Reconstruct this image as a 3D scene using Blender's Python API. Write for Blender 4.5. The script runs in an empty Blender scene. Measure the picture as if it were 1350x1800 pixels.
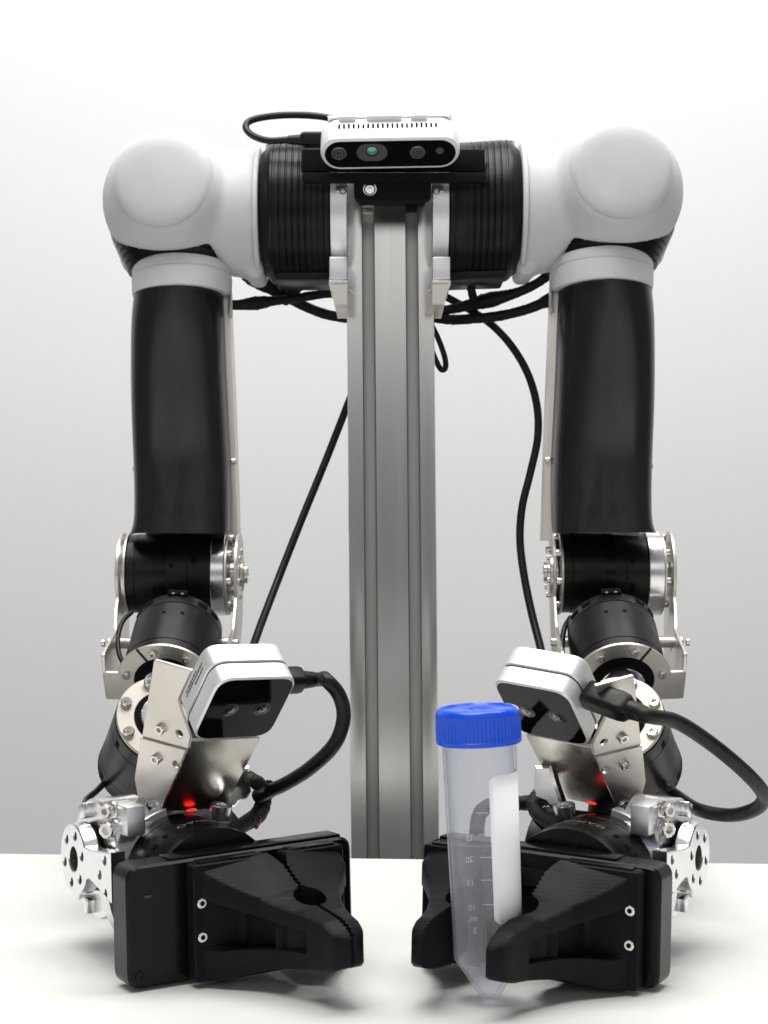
import bpy, bmesh, math, random
from mathutils import Vector, Matrix, Quaternion
from mathutils.geometry import tessellate_polygon
R = math.radians
random.seed(7)
SC = bpy.context.scene
COL = SC.collection
MM = 0.001                                    # everything below is written in millimetres

# ------------------------------------------------------------------ camera, world, lamps, exposure
CAM_Y, CAM_Z, FPX = -1055.0, 172.0, 2700.0    # phone camera about a metre in front of the mast
PITCH = math.atan(85.0 / FPX)                 # tilted up a little under two degrees
cam_d = bpy.data.cameras.new('camera'); cam = bpy.data.objects.new('camera', cam_d); COL.objects.link(cam)
cam.location = (0, CAM_Y * MM, CAM_Z * MM); cam.rotation_euler = (R(90) + PITCH, 0, 0)
cam_d.sensor_fit = 'VERTICAL'; cam_d.sensor_height = 36; cam_d.lens = 36 * FPX / 1800
cam_d.clip_start = 0.01; cam_d.clip_end = 50
cam_d.dof.use_dof = True; cam_d.dof.focus_distance = 0.72; cam_d.dof.aperture_fstop = 40
SC.camera = cam
wd = bpy.data.worlds.new('World'); SC.world = wd; wd.use_nodes = True
wn = wd.node_tree; wbg = wn.nodes['Background']
wbg.inputs['Color'].default_value = (0.93, 0.95, 1.0, 1); wbg.inputs['Strength'].default_value = 0.13

def area(name, loc, target, sx, sy, power, col=(1, 0.985, 0.96)):
    d = bpy.data.lights.new(name, 'AREA'); d.shape = 'RECTANGLE'; d.size = sx; d.size_y = sy
    d.energy = power; d.color = col
    o = bpy.data.objects.new(name, d); COL.objects.link(o); o.location = loc
    o.rotation_euler = (Vector(target) - Vector(loc)).to_track_quat('-Z', 'Y').to_euler()
    return o
area('ceiling_panel', (0.15, -0.12, 1.65), (0.15, -0.12, 0), 1.8, 0.8, 27)
area('ceiling_panel', (-0.35, -1.0, 2.0), (-0.35, -1.0, 0), 1.2, 0.5, 17)
area('added_front_lamp', (0.1, -3.2, 1.22), (0, -0.2, 0.40), 5.0, 0.85, 11, (1, 0.99, 0.97))  # added lamp behind the camera for mast and shell reflections, not a window
SC.view_settings.view_transform = 'Standard'; SC.view_settings.look = 'None'
SC.view_settings.exposure = 0.28; SC.view_settings.gamma = 1
SC.cycles.max_bounces = 10; SC.cycles.transparent_max_bounces = 16; SC.cycles.sample_clamp_indirect = 6

# ------------------------------------------------------------------ measuring: a photo pixel at a known depth -> a point in mm
CAMP = Vector((0, CAM_Y, CAM_Z))
def ray(px, py):
    a, b = (px - 675) / FPX, (900 - py) / FPX
    return Vector((a, math.cos(PITCH) - b * math.sin(PITCH), math.sin(PITCH) + b * math.cos(PITCH)))
def W(px, py, y):
    d = ray(px, py); return CAMP + d * ((y - CAM_Y) / d.y)
def hit(px, py, p, n):
    d = ray(px, py); return CAMP + d * ((p - CAMP).dot(n) / d.dot(n))

# ------------------------------------------------------------------ materials
def mat(name, col, rough=0.5, metal=0.0, bump=None, rvar=None, spec=0.5, sss=0, cvar=None, coat=0, aniso=None):
    m = bpy.data.materials.new(name); m.use_nodes = True
    t = m.node_tree; b = t.nodes['Principled BSDF']
    b.inputs['Base Color'].default_value = (*col, 1); b.inputs['Roughness'].default_value = rough
    b.inputs['Metallic'].default_value = metal; b.inputs['Specular IOR Level'].default_value = spec
    b.inputs['Coat Weight'].default_value = coat
    if sss:
        b.inputs['Subsurface Weight'].default_value = sss
        b.inputs['Subsurface Radius'].default_value = (1, 0.95, 0.95); b.inputs['Subsurface Scale'].default_value = 0.008
    tc = t.nodes.new('ShaderNodeTexCoord')
    def noise(scale, stretch, detail=4):
        mp = t.nodes.new('ShaderNodeMapping'); mp.inputs['Scale'].default_value = stretch
        nz = t.nodes.new('ShaderNodeTexNoise'); nz.inputs['Scale'].default_value = scale; nz.inputs['Detail'].default_value = detail
        t.links.new(tc.outputs['Object'], mp.inputs['Vector']); t.links.new(mp.outputs['Vector'], nz.inputs['Vector'])
        return nz.outputs['Fac']
    if rvar:                                  # (scale, stretch, amount)
        f = noise(rvar[0], rvar[1]); mr = t.nodes.new('ShaderNodeMapRange')
        mr.inputs[1].default_value = 0.3; mr.inputs[2].default_value = 0.7
        mr.inputs[3].default_value = max(0.02, rough - rvar[2]); mr.inputs[4].default_value = rough + rvar[2]
        t.links.new(f, mr.inputs[0]); t.links.new(mr.outputs[0], b.inputs['Roughness'])
    if cvar:                                  # (scale, stretch, other colour)
        f = noise(cvar[0], cvar[1], 6); mx = t.nodes.new('ShaderNodeMixRGB')
        rp = t.nodes.new('ShaderNodeMapRange'); rp.inputs[1].default_value = 0.35; rp.inputs[2].default_value = 0.7
        mx.inputs[1].default_value = (*col, 1); mx.inputs[2].default_value = (*cvar[2], 1)
        t.links.new(f, rp.inputs[0]); t.links.new(rp.outputs[0], mx.inputs[0]); t.links.new(mx.outputs[0], b.inputs['Base Color'])
    if bump:                                  # (scale, stretch, strength)
        f = noise(bump[0], bump[1]); bp = t.nodes.new('ShaderNodeBump')
        bp.inputs['Strength'].default_value = bump[2]; bp.inputs['Distance'].default_value = 0.0004
        t.links.new(f, bp.inputs['Height']); t.links.new(bp.outputs[0], b.inputs['Normal'])
    return m
def layered(name, col, rough, pitch=0.0006, strength=0.35):   # printed plastic: fine layer lines stacked upward
    m = mat(name, col, rough, spec=0.12, bump=None, rvar=(60, (1, 1, 1), 0.08)); t = m.node_tree; b = t.nodes['Principled BSDF']
    tc = t.nodes.new('ShaderNodeTexCoord'); wv = t.nodes.new('ShaderNodeTexWave')
    wv.bands_direction = 'Z'; wv.inputs['Scale'].default_value = 0.314 / pitch / 2; wv.inputs['Distortion'].default_value = 0.6
    bp = t.nodes.new('ShaderNodeBump'); bp.inputs['Strength'].default_value = strength; bp.inputs['Distance'].default_value = 0.0002
    t.links.new(tc.outputs['Object'], wv.inputs['Vector']); t.links.new(wv.outputs['Fac'], bp.inputs['Height'])
    t.links.new(bp.outputs[0], b.inputs['Normal']); return m
M = {}
M['wall'] = mat('white_wall_paint', (0.84, 0.845, 0.85), 0.85, bump=(90, (1, 1, 1), 0.05), spec=0.2)
M['table'] = mat('white_laminate', (0.76, 0.757, 0.74), 0.42, cvar=(7, (1, 1, 1), (0.71, 0.705, 0.685)), rvar=(9, (1, 1, 1), 0.08), bump=(300, (1, 1, 1), 0.03))
M['extrusion'] = mat('anodised_aluminium', (0.66, 0.65, 0.63), 0.24, 1.0, rvar=(140, (1, 1, 0.01), 0.02), bump=(420, (1, 1, 0.003), 0.015))
M['slot'] = mat('shaded_mill_aluminium', (0.52, 0.515, 0.50), 0.42, 1.0)  # mill finish, darkened to stand for the shade inside the slots
M['alu'] = mat('machined_aluminium', (0.82, 0.82, 0.83), 0.24, 1.0, rvar=(70, (1, 1, 1), 0.05))
M['alumatt'] = mat('bead_blasted_aluminium', (0.84, 0.84, 0.85), 0.42, 1.0)
M['laser'] = mat('laser_engraving', (0.22, 0.22, 0.22), 0.6)
M['steel'] = mat('stainless_sheet', (0.70, 0.67, 0.62), 0.42, 1.0, rvar=(45, (1, 1, 0.3), 0.07), bump=(400, (1, 0.1, 0.1), 0.03), cvar=(22, (1, 1, 1), (0.63, 0.60, 0.55)))
M['dull'] = mat('dull_stainless', (0.46, 0.43, 0.39), 0.5, 1.0, rvar=(45, (1, 1, 0.3), 0.07))
M['web'] = mat('brushed_stainless_web', (0.60, 0.57, 0.52), 0.28, 1.0, rvar=(60, (1, 1, 0.25), 0.08), bump=(90, (0.3, 1, 1), 0.10))
M['screw'] = mat('screw_steel', (0.72, 0.70, 0.66), 0.22, 1.0)
M['shell'] = mat('gloss_black_shell', (0.008, 0.008, 0.009), 0.25, spec=0.5, rvar=(30, (3, 3, 0.05), 0.08), bump=(120, (1, 1, 0.02), 0.16))
M['blk'] = mat('black_anodised', (0.005, 0.005, 0.0055), 0.36, spec=0.25, rvar=(60, (1, 1, 1), 0.08), bump=(500, (1, 1, 1), 0.06))
M['blkgloss'] = mat('black_anodised_satin', (0.004, 0.004, 0.0045), 0.28, spec=0.2, rvar=(40, (1, 1, 1), 0.06))
M['jaw'] = layered('black_printed_plastic', (0.006, 0.0055, 0.008), 0.48, strength=0.12)
M['rubber'] = mat('black_cable_rubber', (0.007, 0.007, 0.007), 0.42, spec=0.3, rvar=(80, (1, 1, 1), 0.1))
M['braid'] = mat('black_braided_sleeve', (0.007, 0.007, 0.007), 0.6, bump=(900, (1, 1, 1), 0.9), spec=0.3)
M['white'] = mat('frosted_white_resin', (0.68, 0.68, 0.695), 0.58, spec=0.3, sss=0.5, rvar=(26, (1, 1, 1), 0.08), cvar=(14, (1, 1, 1), (0.61, 0.61, 0.625)))
M['silverbody'] = mat('bead_blasted_silver', (0.86, 0.86, 0.87), 0.40, 0.55, bump=(1500, (1, 1, 1), 0.03))
M['whitebody'] = mat('pale_silver_housing', (0.86, 0.86, 0.86), 0.38, 0.25)
M['glass'] = mat('black_glass', (0.002, 0.002, 0.002), 0.06, spec=0.14)
M['lens'] = mat('lens_grey', (0.10, 0.09, 0.09), 0.18, 0.3, coat=1)
M['lenssmoke'] = mat('smoked_lens', (0.035, 0.033, 0.03), 0.2, 0.0, spec=0.3)
M['matte'] = mat('matt_black_bracket', (0.006, 0.006, 0.006), 0.75, spec=0.12, bump=(300, (1, 1, 1), 0.1))
M['lensdark'] = mat('lens_pupil', (0.01, 0.01, 0.012), 0.05, coat=1)
M['lensgreen'] = mat('coated_projector_lens', (0.12, 0.45, 0.40), 0.12, 0.4, coat=1)
M['dark'] = mat('hole_dark', (0.004, 0.004, 0.004), 0.8, spec=0.1)
M['print'] = mat('white_print', (0.95, 0.95, 0.95), 0.6, sss=0.3)
def thin_ink():
    m = M['print']; t = m.node_tree; b = t.nodes['Principled BSDF']; tl = t.nodes.new('ShaderNodeBsdfTranslucent'); tl.inputs[0].default_value = (0.95, 0.95, 0.95, 1)
    x = t.nodes.new('ShaderNodeMixShader'); x.inputs[0].default_value = 0.6; o = t.nodes['Material Output']
    t.links.new(b.outputs[0], x.inputs[1]); t.links.new(tl.outputs[0], x.inputs[2]); t.links.new(x.outputs[0], o.inputs[0])
thin_ink()
M['ink'] = mat('dark_print', (0.05, 0.05, 0.06), 0.6)
M['cap'] = mat('blue_polypropylene', (0.004, 0.085, 0.72), 0.27, sss=0.15, spec=0.5, rvar=(120, (1, 1, 1), 0.06))
M['paper'] = mat('white_label_film', (0.93, 0.94, 0.96), 0.5)
M['gold'] = mat('gold_contact', (0.7, 0.5, 0.2), 0.25, 1.0)
M['redwire'] = mat('red_wire', (0.35, 0.01, 0.02), 0.4)
def emit(name, col, st):
    m = bpy.data.materials.new(name); m.use_nodes = True; b = m.node_tree.nodes['Principled BSDF']
    b.inputs['Base Color'].default_value = (*col, 1); b.inputs['Emission Color'].default_value = (*col, 1); b.inputs['Emission Strength'].default_value = st
    return m
M['led'] = emit('red_status_light', (1, 0.02, 0.01), 1.5)
def tube_material():                          # milky clear polypropylene wall
    m = bpy.data.materials.new('clear_polypropylene'); m.use_nodes = True; t = m.node_tree
    for n in list(t.nodes): t.nodes.remove(n)
    out = t.nodes.new('ShaderNodeOutputMaterial'); tr = t.nodes.new('ShaderNodeBsdfTransparent'); tr.inputs[0].default_value = (0.99, 0.993, 1, 1)
    df = t.nodes.new('ShaderNodeBsdfDiffuse'); df.inputs[0].default_value = (0.90, 0.93, 1.0, 1)
    tl = t.nodes.new('ShaderNodeBsdfTranslucent'); tl.inputs[0].default_value = (0.90, 0.93, 1.0, 1)
    a = t.nodes.new('ShaderNodeMixShader'); a.inputs[0].default_value = 0.5
    gl = t.nodes.new('ShaderNodeBsdfGlossy'); gl.inputs['Roughness'].default_value = 0.07
    lw = t.nodes.new('ShaderNodeLayerWeight'); lw.inputs['Blend'].default_value = 0.35
    mr = t.nodes.new('ShaderNodeMapRange'); mr.inputs[3].default_value = 0.075; mr.inputs[4].default_value = 0.38
    b = t.nodes.new('ShaderNodeMixShader'); c = t.nodes.new('ShaderNodeMixShader')
    p2 = t.nodes.new('ShaderNodeMath'); p2.operation = 'POWER'; p2.inputs[1].default_value = 2.5; cm = t.nodes.new('ShaderNodeMixRGB'); cm.inputs[1].default_value = (0.99, 0.993, 1, 1); cm.inputs[2].default_value = (0.74, 0.77, 0.85, 1)
    t.links.new(lw.outputs['Facing'], p2.inputs[0]); t.links.new(p2.outputs[0], cm.inputs[0]); t.links.new(cm.outputs[0], tr.inputs[0])
    pw = t.nodes.new('ShaderNodeMath'); pw.operation = 'POWER'; pw.inputs[1].default_value = 4.0; fr = t.nodes.new('ShaderNodeMapRange'); fr.inputs[3].default_value = 0.025; fr.inputs[4].default_value = 0.8
    t.links.new(lw.outputs['Facing'], pw.inputs[0]); t.links.new(pw.outputs[0], fr.inputs[0])
    t.links.new(df.outputs[0], a.inputs[1]); t.links.new(tl.outputs[0], a.inputs[2])
    t.links.new(lw.outputs['Facing'], mr.inputs[0]); t.links.new(mr.outputs[0], b.inputs[0])
    t.links.new(tr.outputs[0], b.inputs[1]); t.links.new(a.outputs[0], b.inputs[2])
    t.links.new(fr.outputs[0], c.inputs[0]); t.links.new(b.outputs[0], c.inputs[1]); t.links.new(gl.outputs[0], c.inputs[2])
    t.links.new(c.outputs[0], out.inputs[0]); return m
M['tube'] = tube_material()

# ------------------------------------------------------------------ object helpers
ORIG = {}
def thing(name, label, cat, loc, group=None):
    o = bpy.data.objects.new(name, None); COL.objects.link(o); o.empty_display_size = 0.02
    o.location = Vector(loc) * MM; o['label'] = label; o['category'] = cat
    if group: o['group'] = group
    ORIG[o] = Vector(loc); return o
def finish(me, m, smooth):
    me.materials.append(m)
    if smooth:
        for p in me.polygons: p.use_smooth = True
        me.set_sharp_from_angle(angle=R(smooth))
def obj(name, bm, m, parent=None, xf=None, smooth=32, loc=None):
    if xf:
        for v in bm.verts: v.co = xf(v.co)
        if xf.flip: bmesh.ops.reverse_faces(bm, faces=bm.faces)
    o0 = ORIG[parent] if parent else Vector(loc or (0, 0, 0))
    for v in bm.verts: v.co = (v.co - o0) * MM
    me = bpy.data.meshes.new(name); bm.to_mesh(me); bm.free(); finish(me, m, smooth)
    o = bpy.data.objects.new(name, me); COL.objects.link(o)
    if parent: o.parent = parent
    else: o.location = o0 * MM
    ORIG[o] = o0; return o
class XF:
    def __init__(self, f, flip=False): self.f, self.flip = f, flip
    def __call__(self, p): return self.f(Vector(p))
ID = XF(lambda p: p)
def B(): return bmesh.new()
def frame(z, x=None):
    z = Vector(z).normalized(); x = Vector(x) if x is not None else (Vector((1, 0, 0)) if abs(z.x) < 0.9 else Vector((0, 0, 1)))
    x = (x - z * x.dot(z)).normalized(); return x, z.cross(x), z
def lathe(bm, o, ax, prof, seg=48, x=None, a0=0, a1=360, close=False):
    """prof = (distance along ax, radius) pairs; ends on r=0 close themselves, other ends get a cap; close joins last to first"""
    o = Vector(o); ex, ey, ez = frame(ax, x); rings = []; full = a1 - a0 >= 360
    n = seg if full else seg + 1
    for d, r in prof:
        if r <= 1e-6: rings.append([bm.verts.new(o + ez * d)])
        else: rings.append([bm.verts.new(o + ez * d + (ex * math.cos(t) + ey * math.sin(t)) * r) for t in (R(a0 + (a1 - a0) * k / seg) for k in range(n))])
    pairs = list(zip(rings, rings[1:])) + ([(rings[-1], rings[0])] if close else [])
    for a, b in pairs:
        for k in range(n if full else n - 1):
            k2 = (k + 1) % n
            f = [a[k], a[k2], b[k2], b[k]] if len(a) > 1 and len(b) > 1 else ([a[0], b[k2], b[k]] if len(a) == 1 else [a[k], a[k2], b[0]])
            if len(set(f)) > 2: bm.faces.new(f)
    if full and not close:
        if len(rings[0]) > 1: bm.faces.new(rings[0][::-1])
        if len(rings[-1]) > 1: bm.faces.new(rings[-1])
    return bm
def cyl(bm, p0, p1, r, seg=32, bev=0.5, r1=None):
    p0, p1 = Vector(p0), Vector(p1); L = (p1 - p0).length; r1 = r if r1 is None else r1; b = min(bev, L * 0.3, r * 0.4)
    return lathe(bm, p0, p1 - p0, [(0, r - b), (b, r), (L - b, r1), (L, r1 - b)], seg)
def ring(bm, o, ax, d0, d1, ri, ro, seg=48, bev=0.4):
    return lathe(bm, o, ax, [(d0, ri), (d0, ro - bev), (d0 + bev, ro), (d1 - bev, ro), (d1, ro - bev), (d1, ri)], seg, close=True)
def box(bm, c, sx, sy, sz, ex=(1, 0, 0), ey=(0, 1, 0), ez=(0, 0, 1), bev=0.6, seg=2):
    c, ex, ey, ez = Vector(c), Vector(ex), Vector(ey), Vector(ez)
    v = [bm.verts.new(c + ex * sx * i / 2 + ey * sy * j / 2 + ez * sz * k / 2) for i in (-1, 1) for j in (-1, 1) for k in (-1, 1)]
    fs = [bm.faces.new([v[i] for i in q]) for q in ((0, 1, 3, 2), (4, 6, 7, 5), (0, 4, 5, 1), (2, 3, 7, 6), (0, 2, 6, 4), (1, 5, 7, 3))]
    if ex.cross(ey).dot(ez) < 0: bmesh.ops.reverse_faces(bm, faces=fs)
    if bev: bmesh.ops.bevel(bm, geom=list({e for f in fs for e in f.edges}), offset=bev, segments=seg, affect='EDGES', profile=0.5)
    return bm
def circ(cx, cy, r, n=28, a0=0, a1=360):
    full = a1 - a0 >= 360
    return [(cx + r * math.cos(R(a0 + (a1 - a0) * k / (n if full else n - 1))), cy + r * math.sin(R(a0 + (a1 - a0) * k / (n if full else n - 1)))) for k in range(n)]
def fillet(pts, r, n=5):
    out = []; N = len(pts); r = r if isinstance(r, (list, tuple)) else [r] * N
    for i in range(N):
        p, a, b = Vector(pts[i]), Vector(pts[i - 1]), Vector(pts[(i + 1) % N]); u, v = (a - p), (b - p)
        rr = r[i]
        if rr <= 0: out.append(tuple(p)); continue
        ang = u.angle(v); d = min(rr / max(math.tan(ang / 2), 1e-3), u.length * 0.48, v.length * 0.48); u.normalize(); v.normalize()
        s, e = p + u * d, p + v * d
        for k in range(n + 1):
            t = k / n; q = s * (1 - t) ** 2 + p * 2 * t * (1 - t) + e * t * t; out.append((q.x, q.y))
    return out
def plate(bm, loops, th, o, ex, ey, bev=0.3):
    """flat plate: loops[0] outline, the rest holes, in the (ex, ey) plane at o, thickness th along ex x ey, chamfered rims"""
    o, ex, ey = Vector(o), Vector(ex).normalized(), Vector(ey).normalized(); ez = ex.cross(ey)
    def area2(l): return sum(l[i - 1][0] * l[i][1] - l[i][0] * l[i - 1][1] for i in range(len(l)))
    L = []
    for k, l in enumerate(loops):
        l = list(l)
        if (area2(l) > 0) != (k == 0): l = l[::-1]
        L.append(l)
    def inset(l, d):
        out = []; N = len(l)
        for i in range(N):
            a, p, b = Vector(l[i - 1]), Vector(l[i]), Vector(l[(i + 1) % N])
            u, v = (p - a), (b - p)
            u = u.normalized() if u.length > 1e-9 else Vector((0, 0)); v = v.normalized() if v.length > 1e-9 else u
            nn = Vector((-u.y - v.y, u.x + v.x)); ln = nn.length
            nn = nn / ln if ln > 1e-6 else Vector((0, 0)); c = max(0.5, abs(nn.dot(Vector((-v.y, v.x)))))
            out.append(tuple(p + nn * d / c))
        return out
    LI = [inset(l, bev) for l in L] if bev else L
    P = lambda q, z: bm.verts.new(o + ex * q[0] + ey * q[1] + ez * z)
    lev = [(LI, 0), (L, bev), (L, th - bev), (LI, th)] if bev else [(L, 0), (L, th)]
    V = [[[P(q, z) for q in l] for l in LL] for LL, z in lev]
    for a, b in zip(V, V[1:]):
        for la, lb in zip(a, b):
            for i in range(len(la)):
                bm.faces.new([la[i - 1], la[i], lb[i], lb[i - 1]])
    tri = tessellate_polygon([[Vector((q[0], q[1], 0)) for q in l] for l in LI])
    fb = [v for l in V[0] for v in l]; ft = [v for l in V[-1] for v in l]; flat = [q for l in LI for q in l]
    for t in tri:
        s = sum(flat[t[i - 1]][0] * flat[t[i]][1] - flat[t[i]][0] * flat[t[i - 1]][1] for i in range(3))
        if abs(s) < 1e-9: continue
        t = t if s > 0 else t[::-1]
        try: bm.faces.new([ft[i] for i in t]); bm.faces.new([fb[i] for i in reversed(t)])
        except ValueError: pass
    return bm
def spline(pts, n=10):
    P = [Vector(p) for p in pts]; P = [P[0] * 2 - P[1]] + P + [P[-1] * 2 - P[-2]]; out = []
    for i in range(1, len(P) - 2):
        a, b, c, d = P[i - 1:i + 3]
        for k in range(n):
            t = k / n; out.append(0.5 * (2 * b + (c - a) * t + (2 * a - 5 * b + 4 * c - d) * t * t + (3 * b - a - 3 * c + d) * t ** 3))
    out.append(P[-2]); return out
def sweep(bm, pts, r, seg=12, n=10, smooth=True, rough=0):
    pts = spline(pts, n) if smooth else [Vector(p) for p in pts]
    up = None; rings = []
    for i, p in enumerate(pts):
        d = (pts[min(i + 1, len(pts) - 1)] - pts[max(i - 1, 0)]).normalized()
        up = frame(d, up)[0] if up is not None else frame(d)[0]
        s = d.cross(up); t = i / max(1, len(pts) - 1); rr = r(t) if callable(r) else r
        if rough: rr *= 1 + rough * (random.random() - 0.5)
        rings.append([bm.verts.new(p + (up * math.cos(2 * math.pi * k / seg) + s * math.sin(2 * math.pi * k / seg)) * rr) for k in range(seg)])
    for a, b in zip(rings, rings[1:]):
        for k in range(seg): bm.faces.new([a[k - 1], a[k], b[k], b[k - 1]])
    bm.faces.new(rings[0][::-1]); bm.faces.new(rings[-1]); 
    bmesh.ops.recalc_face_normals(bm, faces=bm.faces); return bm
def loft(bm, secs):
    rs = [[bm.verts.new(Vector(p)) for p in s] for s in secs]; n = len(rs[0])
    for a, b in zip(rs, rs[1:]):
        for k in range(n): bm.faces.new([a[k - 1], a[k], b[k], b[k - 1]])
    bm.faces.new(rs[0][::-1]); bm.faces.new(rs[-1]); bmesh.ops.recalc_face_normals(bm, faces=bm.faces); return bm
SCREWS = {}
def screw_mesh(r, h, m):
    k = (round(r, 2), round(h, 2), m.name)
    if k not in SCREWS:
        bm = B(); ex, ey, ez = Vector((1, 0, 0)), Vector((0, 1, 0)), Vector((0, 0, 1))
        seg = 24; hr = r * 0.55
        rings = [[(r * math.cos(2 * math.pi * i / seg), r * math.sin(2 * math.pi * i / seg), z) for i in range(seg)] for r, z in ((r, -0.5), (r, h * 0.8), (r * 0.86, h), (r * 0.66, h))]
        def hexa(i):
            a = 2 * math.pi * i / seg; q = math.cos(math.pi / 6) / math.cos((a % (math.pi / 3)) - math.pi / 6); return (hr * q * math.cos(a), hr * q * math.sin(a))
        rings.append([(*hexa(i), h) for i in range(seg)]); rings.append([(*hexa(i), h * 0.3) for i in range(seg)])
        V = [[bm.verts.new(Vector(p) * MM) for p in q] for q in rings]
        for a, b in zip(V, V[1:]):
            for i in range(seg): bm.faces.new([a[i - 1], a[i], b[i], b[i - 1]])
        bm.faces.new(V[-1])
        me = bpy.data.meshes.new('screw'); bm.to_mesh(me); bm.free(); finish(me, m, 30); SCREWS[k] = me
    return SCREWS[k]
def screw(parent, p, ax, r=2.6, h=2.4, xf=ID, m=None, name='screw'):
    me = screw_mesh(r, h, m or M['screw']); o = bpy.data.objects.new(name, me); COL.objects.link(o); o.parent = parent
    q, e = xf(Vector(p)), xf(Vector(p) + Vector(ax)); d = (e - q).normalized()
    o.matrix_local = Matrix.Translation((q - ORIG[parent]) * MM) @ d.to_track_quat('Z', 'Y').to_matrix().to_4x4() @ Matrix.Rotation(random.random() * 2, 4, 'Z')
    ORIG[o] = ORIG[parent]; return o
def text_obj(name, s, size, o, ex, ey, m, parent, align='CENTER', th=0.06):
    c = bpy.data.curves.new(name, 'FONT'); c.body = s; c.size = size; c.extrude = th / 2; c.align_x = align; c.align_y = 'CENTER'
    t = bpy.data.objects.new(name, c); me0 = t.to_mesh(); bm = B(); bm.from_mesh(me0); t.to_mesh_clear()
    bpy.data.objects.remove(t); bpy.data.curves.remove(c)
    o, ex, ey = Vector(o), Vector(ex).normalized(), Vector(ey).normalized(); ez = ex.cross(ey)
    for v in bm.verts: v.co = o + ex * v.co.x + ey * v.co.y + ez * v.co.z
    return obj(name, bm, m, parent, smooth=0)

#@@SETTING
# ------------------------------------------------------------------ the setting: wall, table
bm = B(); box(bm, (0, 662, 300), 5200, 20, 2400, bev=0)
w = obj('wall', bm, M['wall'], loc=(0, 662, -900)); w['kind'] = 'structure'; w['label'] = 'plain white wall behind the robot fading to grey lower down'; w['category'] = 'wall'
TB = thing('table', 'white laminate table top that the grippers rest on', 'table', (0, -700, -26))
e0, e1 = W(0, 1500, -178), W(1350, 1518, -178)
ey0, ey1 = -172.0, -206.0                      # the far edge runs a little nearer on the right
def tdepth(px, py): return hit(px, py, Vector((0, 0, 0)), Vector((0, 0, 1)))
ea, eb = tdepth(0, 1500), tdepth(1350, 1518); ed = (eb - ea).normalized(); ein = Vector((ed.y, -ed.x, 0))
c0 = ea - ed * 620; c1 = eb + ed * 620
bm = B(); plate(bm, [[(c0.x, c0.y), (c1.x, c1.y), (c1.x + ein.x * 1300, c1.y + ein.y * 1300), (c0.x + ein.x * 1300, c0.y + ein.y * 1300)]], 26, (0, 0, -26), (1, 0, 0), (0, 1, 0), bev=1.2)
obj('table_top', bm, M['table'], TB, smooth=20)

#@@MAST
# ------------------------------------------------------------------ aluminium mast
MX = W(690, 1000, 0).x
ML = thing('aluminium_mast', 'tall silver slotted aluminium post standing upright between the two robot arms', 'post', (MX, 0, -420))
def extrusion_profile():
    # 60 x 30 profile, two T-slots 30 apart on front and back, one on each side
    def slot(c):                               # opening 8, lips 2, inner cavity
        return [(c - 4.5, 0), (c - 3.7, 0.9), (c - 3.7, 2.2), (c - 7.5, 2.2), (c - 7.5, 6.0), (c - 4.0, 11.0), (c + 4.0, 11.0), (c + 7.5, 6.0), (c + 7.5, 2.2), (c + 3.7, 2.2), (c + 3.7, 0.9), (c + 4.5, 0)]
    pts = [(-29, -15)] + [(x, -15 + d) for x, d in slot(-15)] + [(x, -15 + d) for x, d in slot(15)] + [(29, -15), (29.6, -14.8), (30, -14)]
    pts += [(30 - d, y) for y, d in slot(0)] + [(30, 14), (29.6, 14.8), (29, 15)]
    pts += [(x, 15 - d) for x, d in reversed(slot(15))] + [(x, 15 - d) for x, d in reversed(slot(-15))] + [(-29, 15), (-29.6, 14.8), (-30, 14)]
    pts += [(-30 + d, y) for y, d in reversed(slot(0))] + [(-30, -14), (-29.6, -14.8)]
    return pts
MTOP = W(690, 305, -15).z
lean = (W(696, 1500, -15).x - W(688, 560, -15).x) / (W(688, 560, -15).z - W(696, 1500, -15).z)
def lean_x(z): return MX - (z - CAM_Z) * lean
bm = B(); zs = (-420, MTOP)
loft(bm, [[(lean_x(z) + x * 0.99, y, z) for x, y in extrusion_profile()] for z in zs])
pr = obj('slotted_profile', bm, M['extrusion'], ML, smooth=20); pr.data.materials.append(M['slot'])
for p in pr.data.polygons:                       # unpolished slot insides, groove shade put into their darker colour
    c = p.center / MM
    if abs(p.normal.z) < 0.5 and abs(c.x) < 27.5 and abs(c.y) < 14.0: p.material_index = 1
for s, (py0, py1) in ((-1, (364, 376)), (1, (340, 372))):   # nuts that peep out of the slots under the head bracket
    a, b_ = W(690, py0, -14), W(690, py1, -14)
    bm = B(); box(bm, (lean_x(a.z) + s * 15, -11.2, (a.z + b_.z) / 2), 7.4, 5, a.z - b_.z, bev=0.4)
    obj('slot_nut', bm, M['steel' if s < 0 else 'blk'], ML)

#@@ARMS
def lerp(tab, x):
    if x <= tab[0][0]: return tab[0][1]
    for (a, p), (b, q) in zip(tab, tab[1:]):
        if x <= b: t = (x - a) / (b - a); return p + (q - p) * t
    return tab[-1][1]
# ------------------------------------------------------------------ robot arms (left built first, right mirrored about x = SYM)
SYM = 3.8
def mirror(dy=0.0, dx=0.0, dz=0.0): return XF(lambda p: Vector((2 * SYM - p.x + dx, p.y + dy, p.z + dz)), True)

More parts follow.
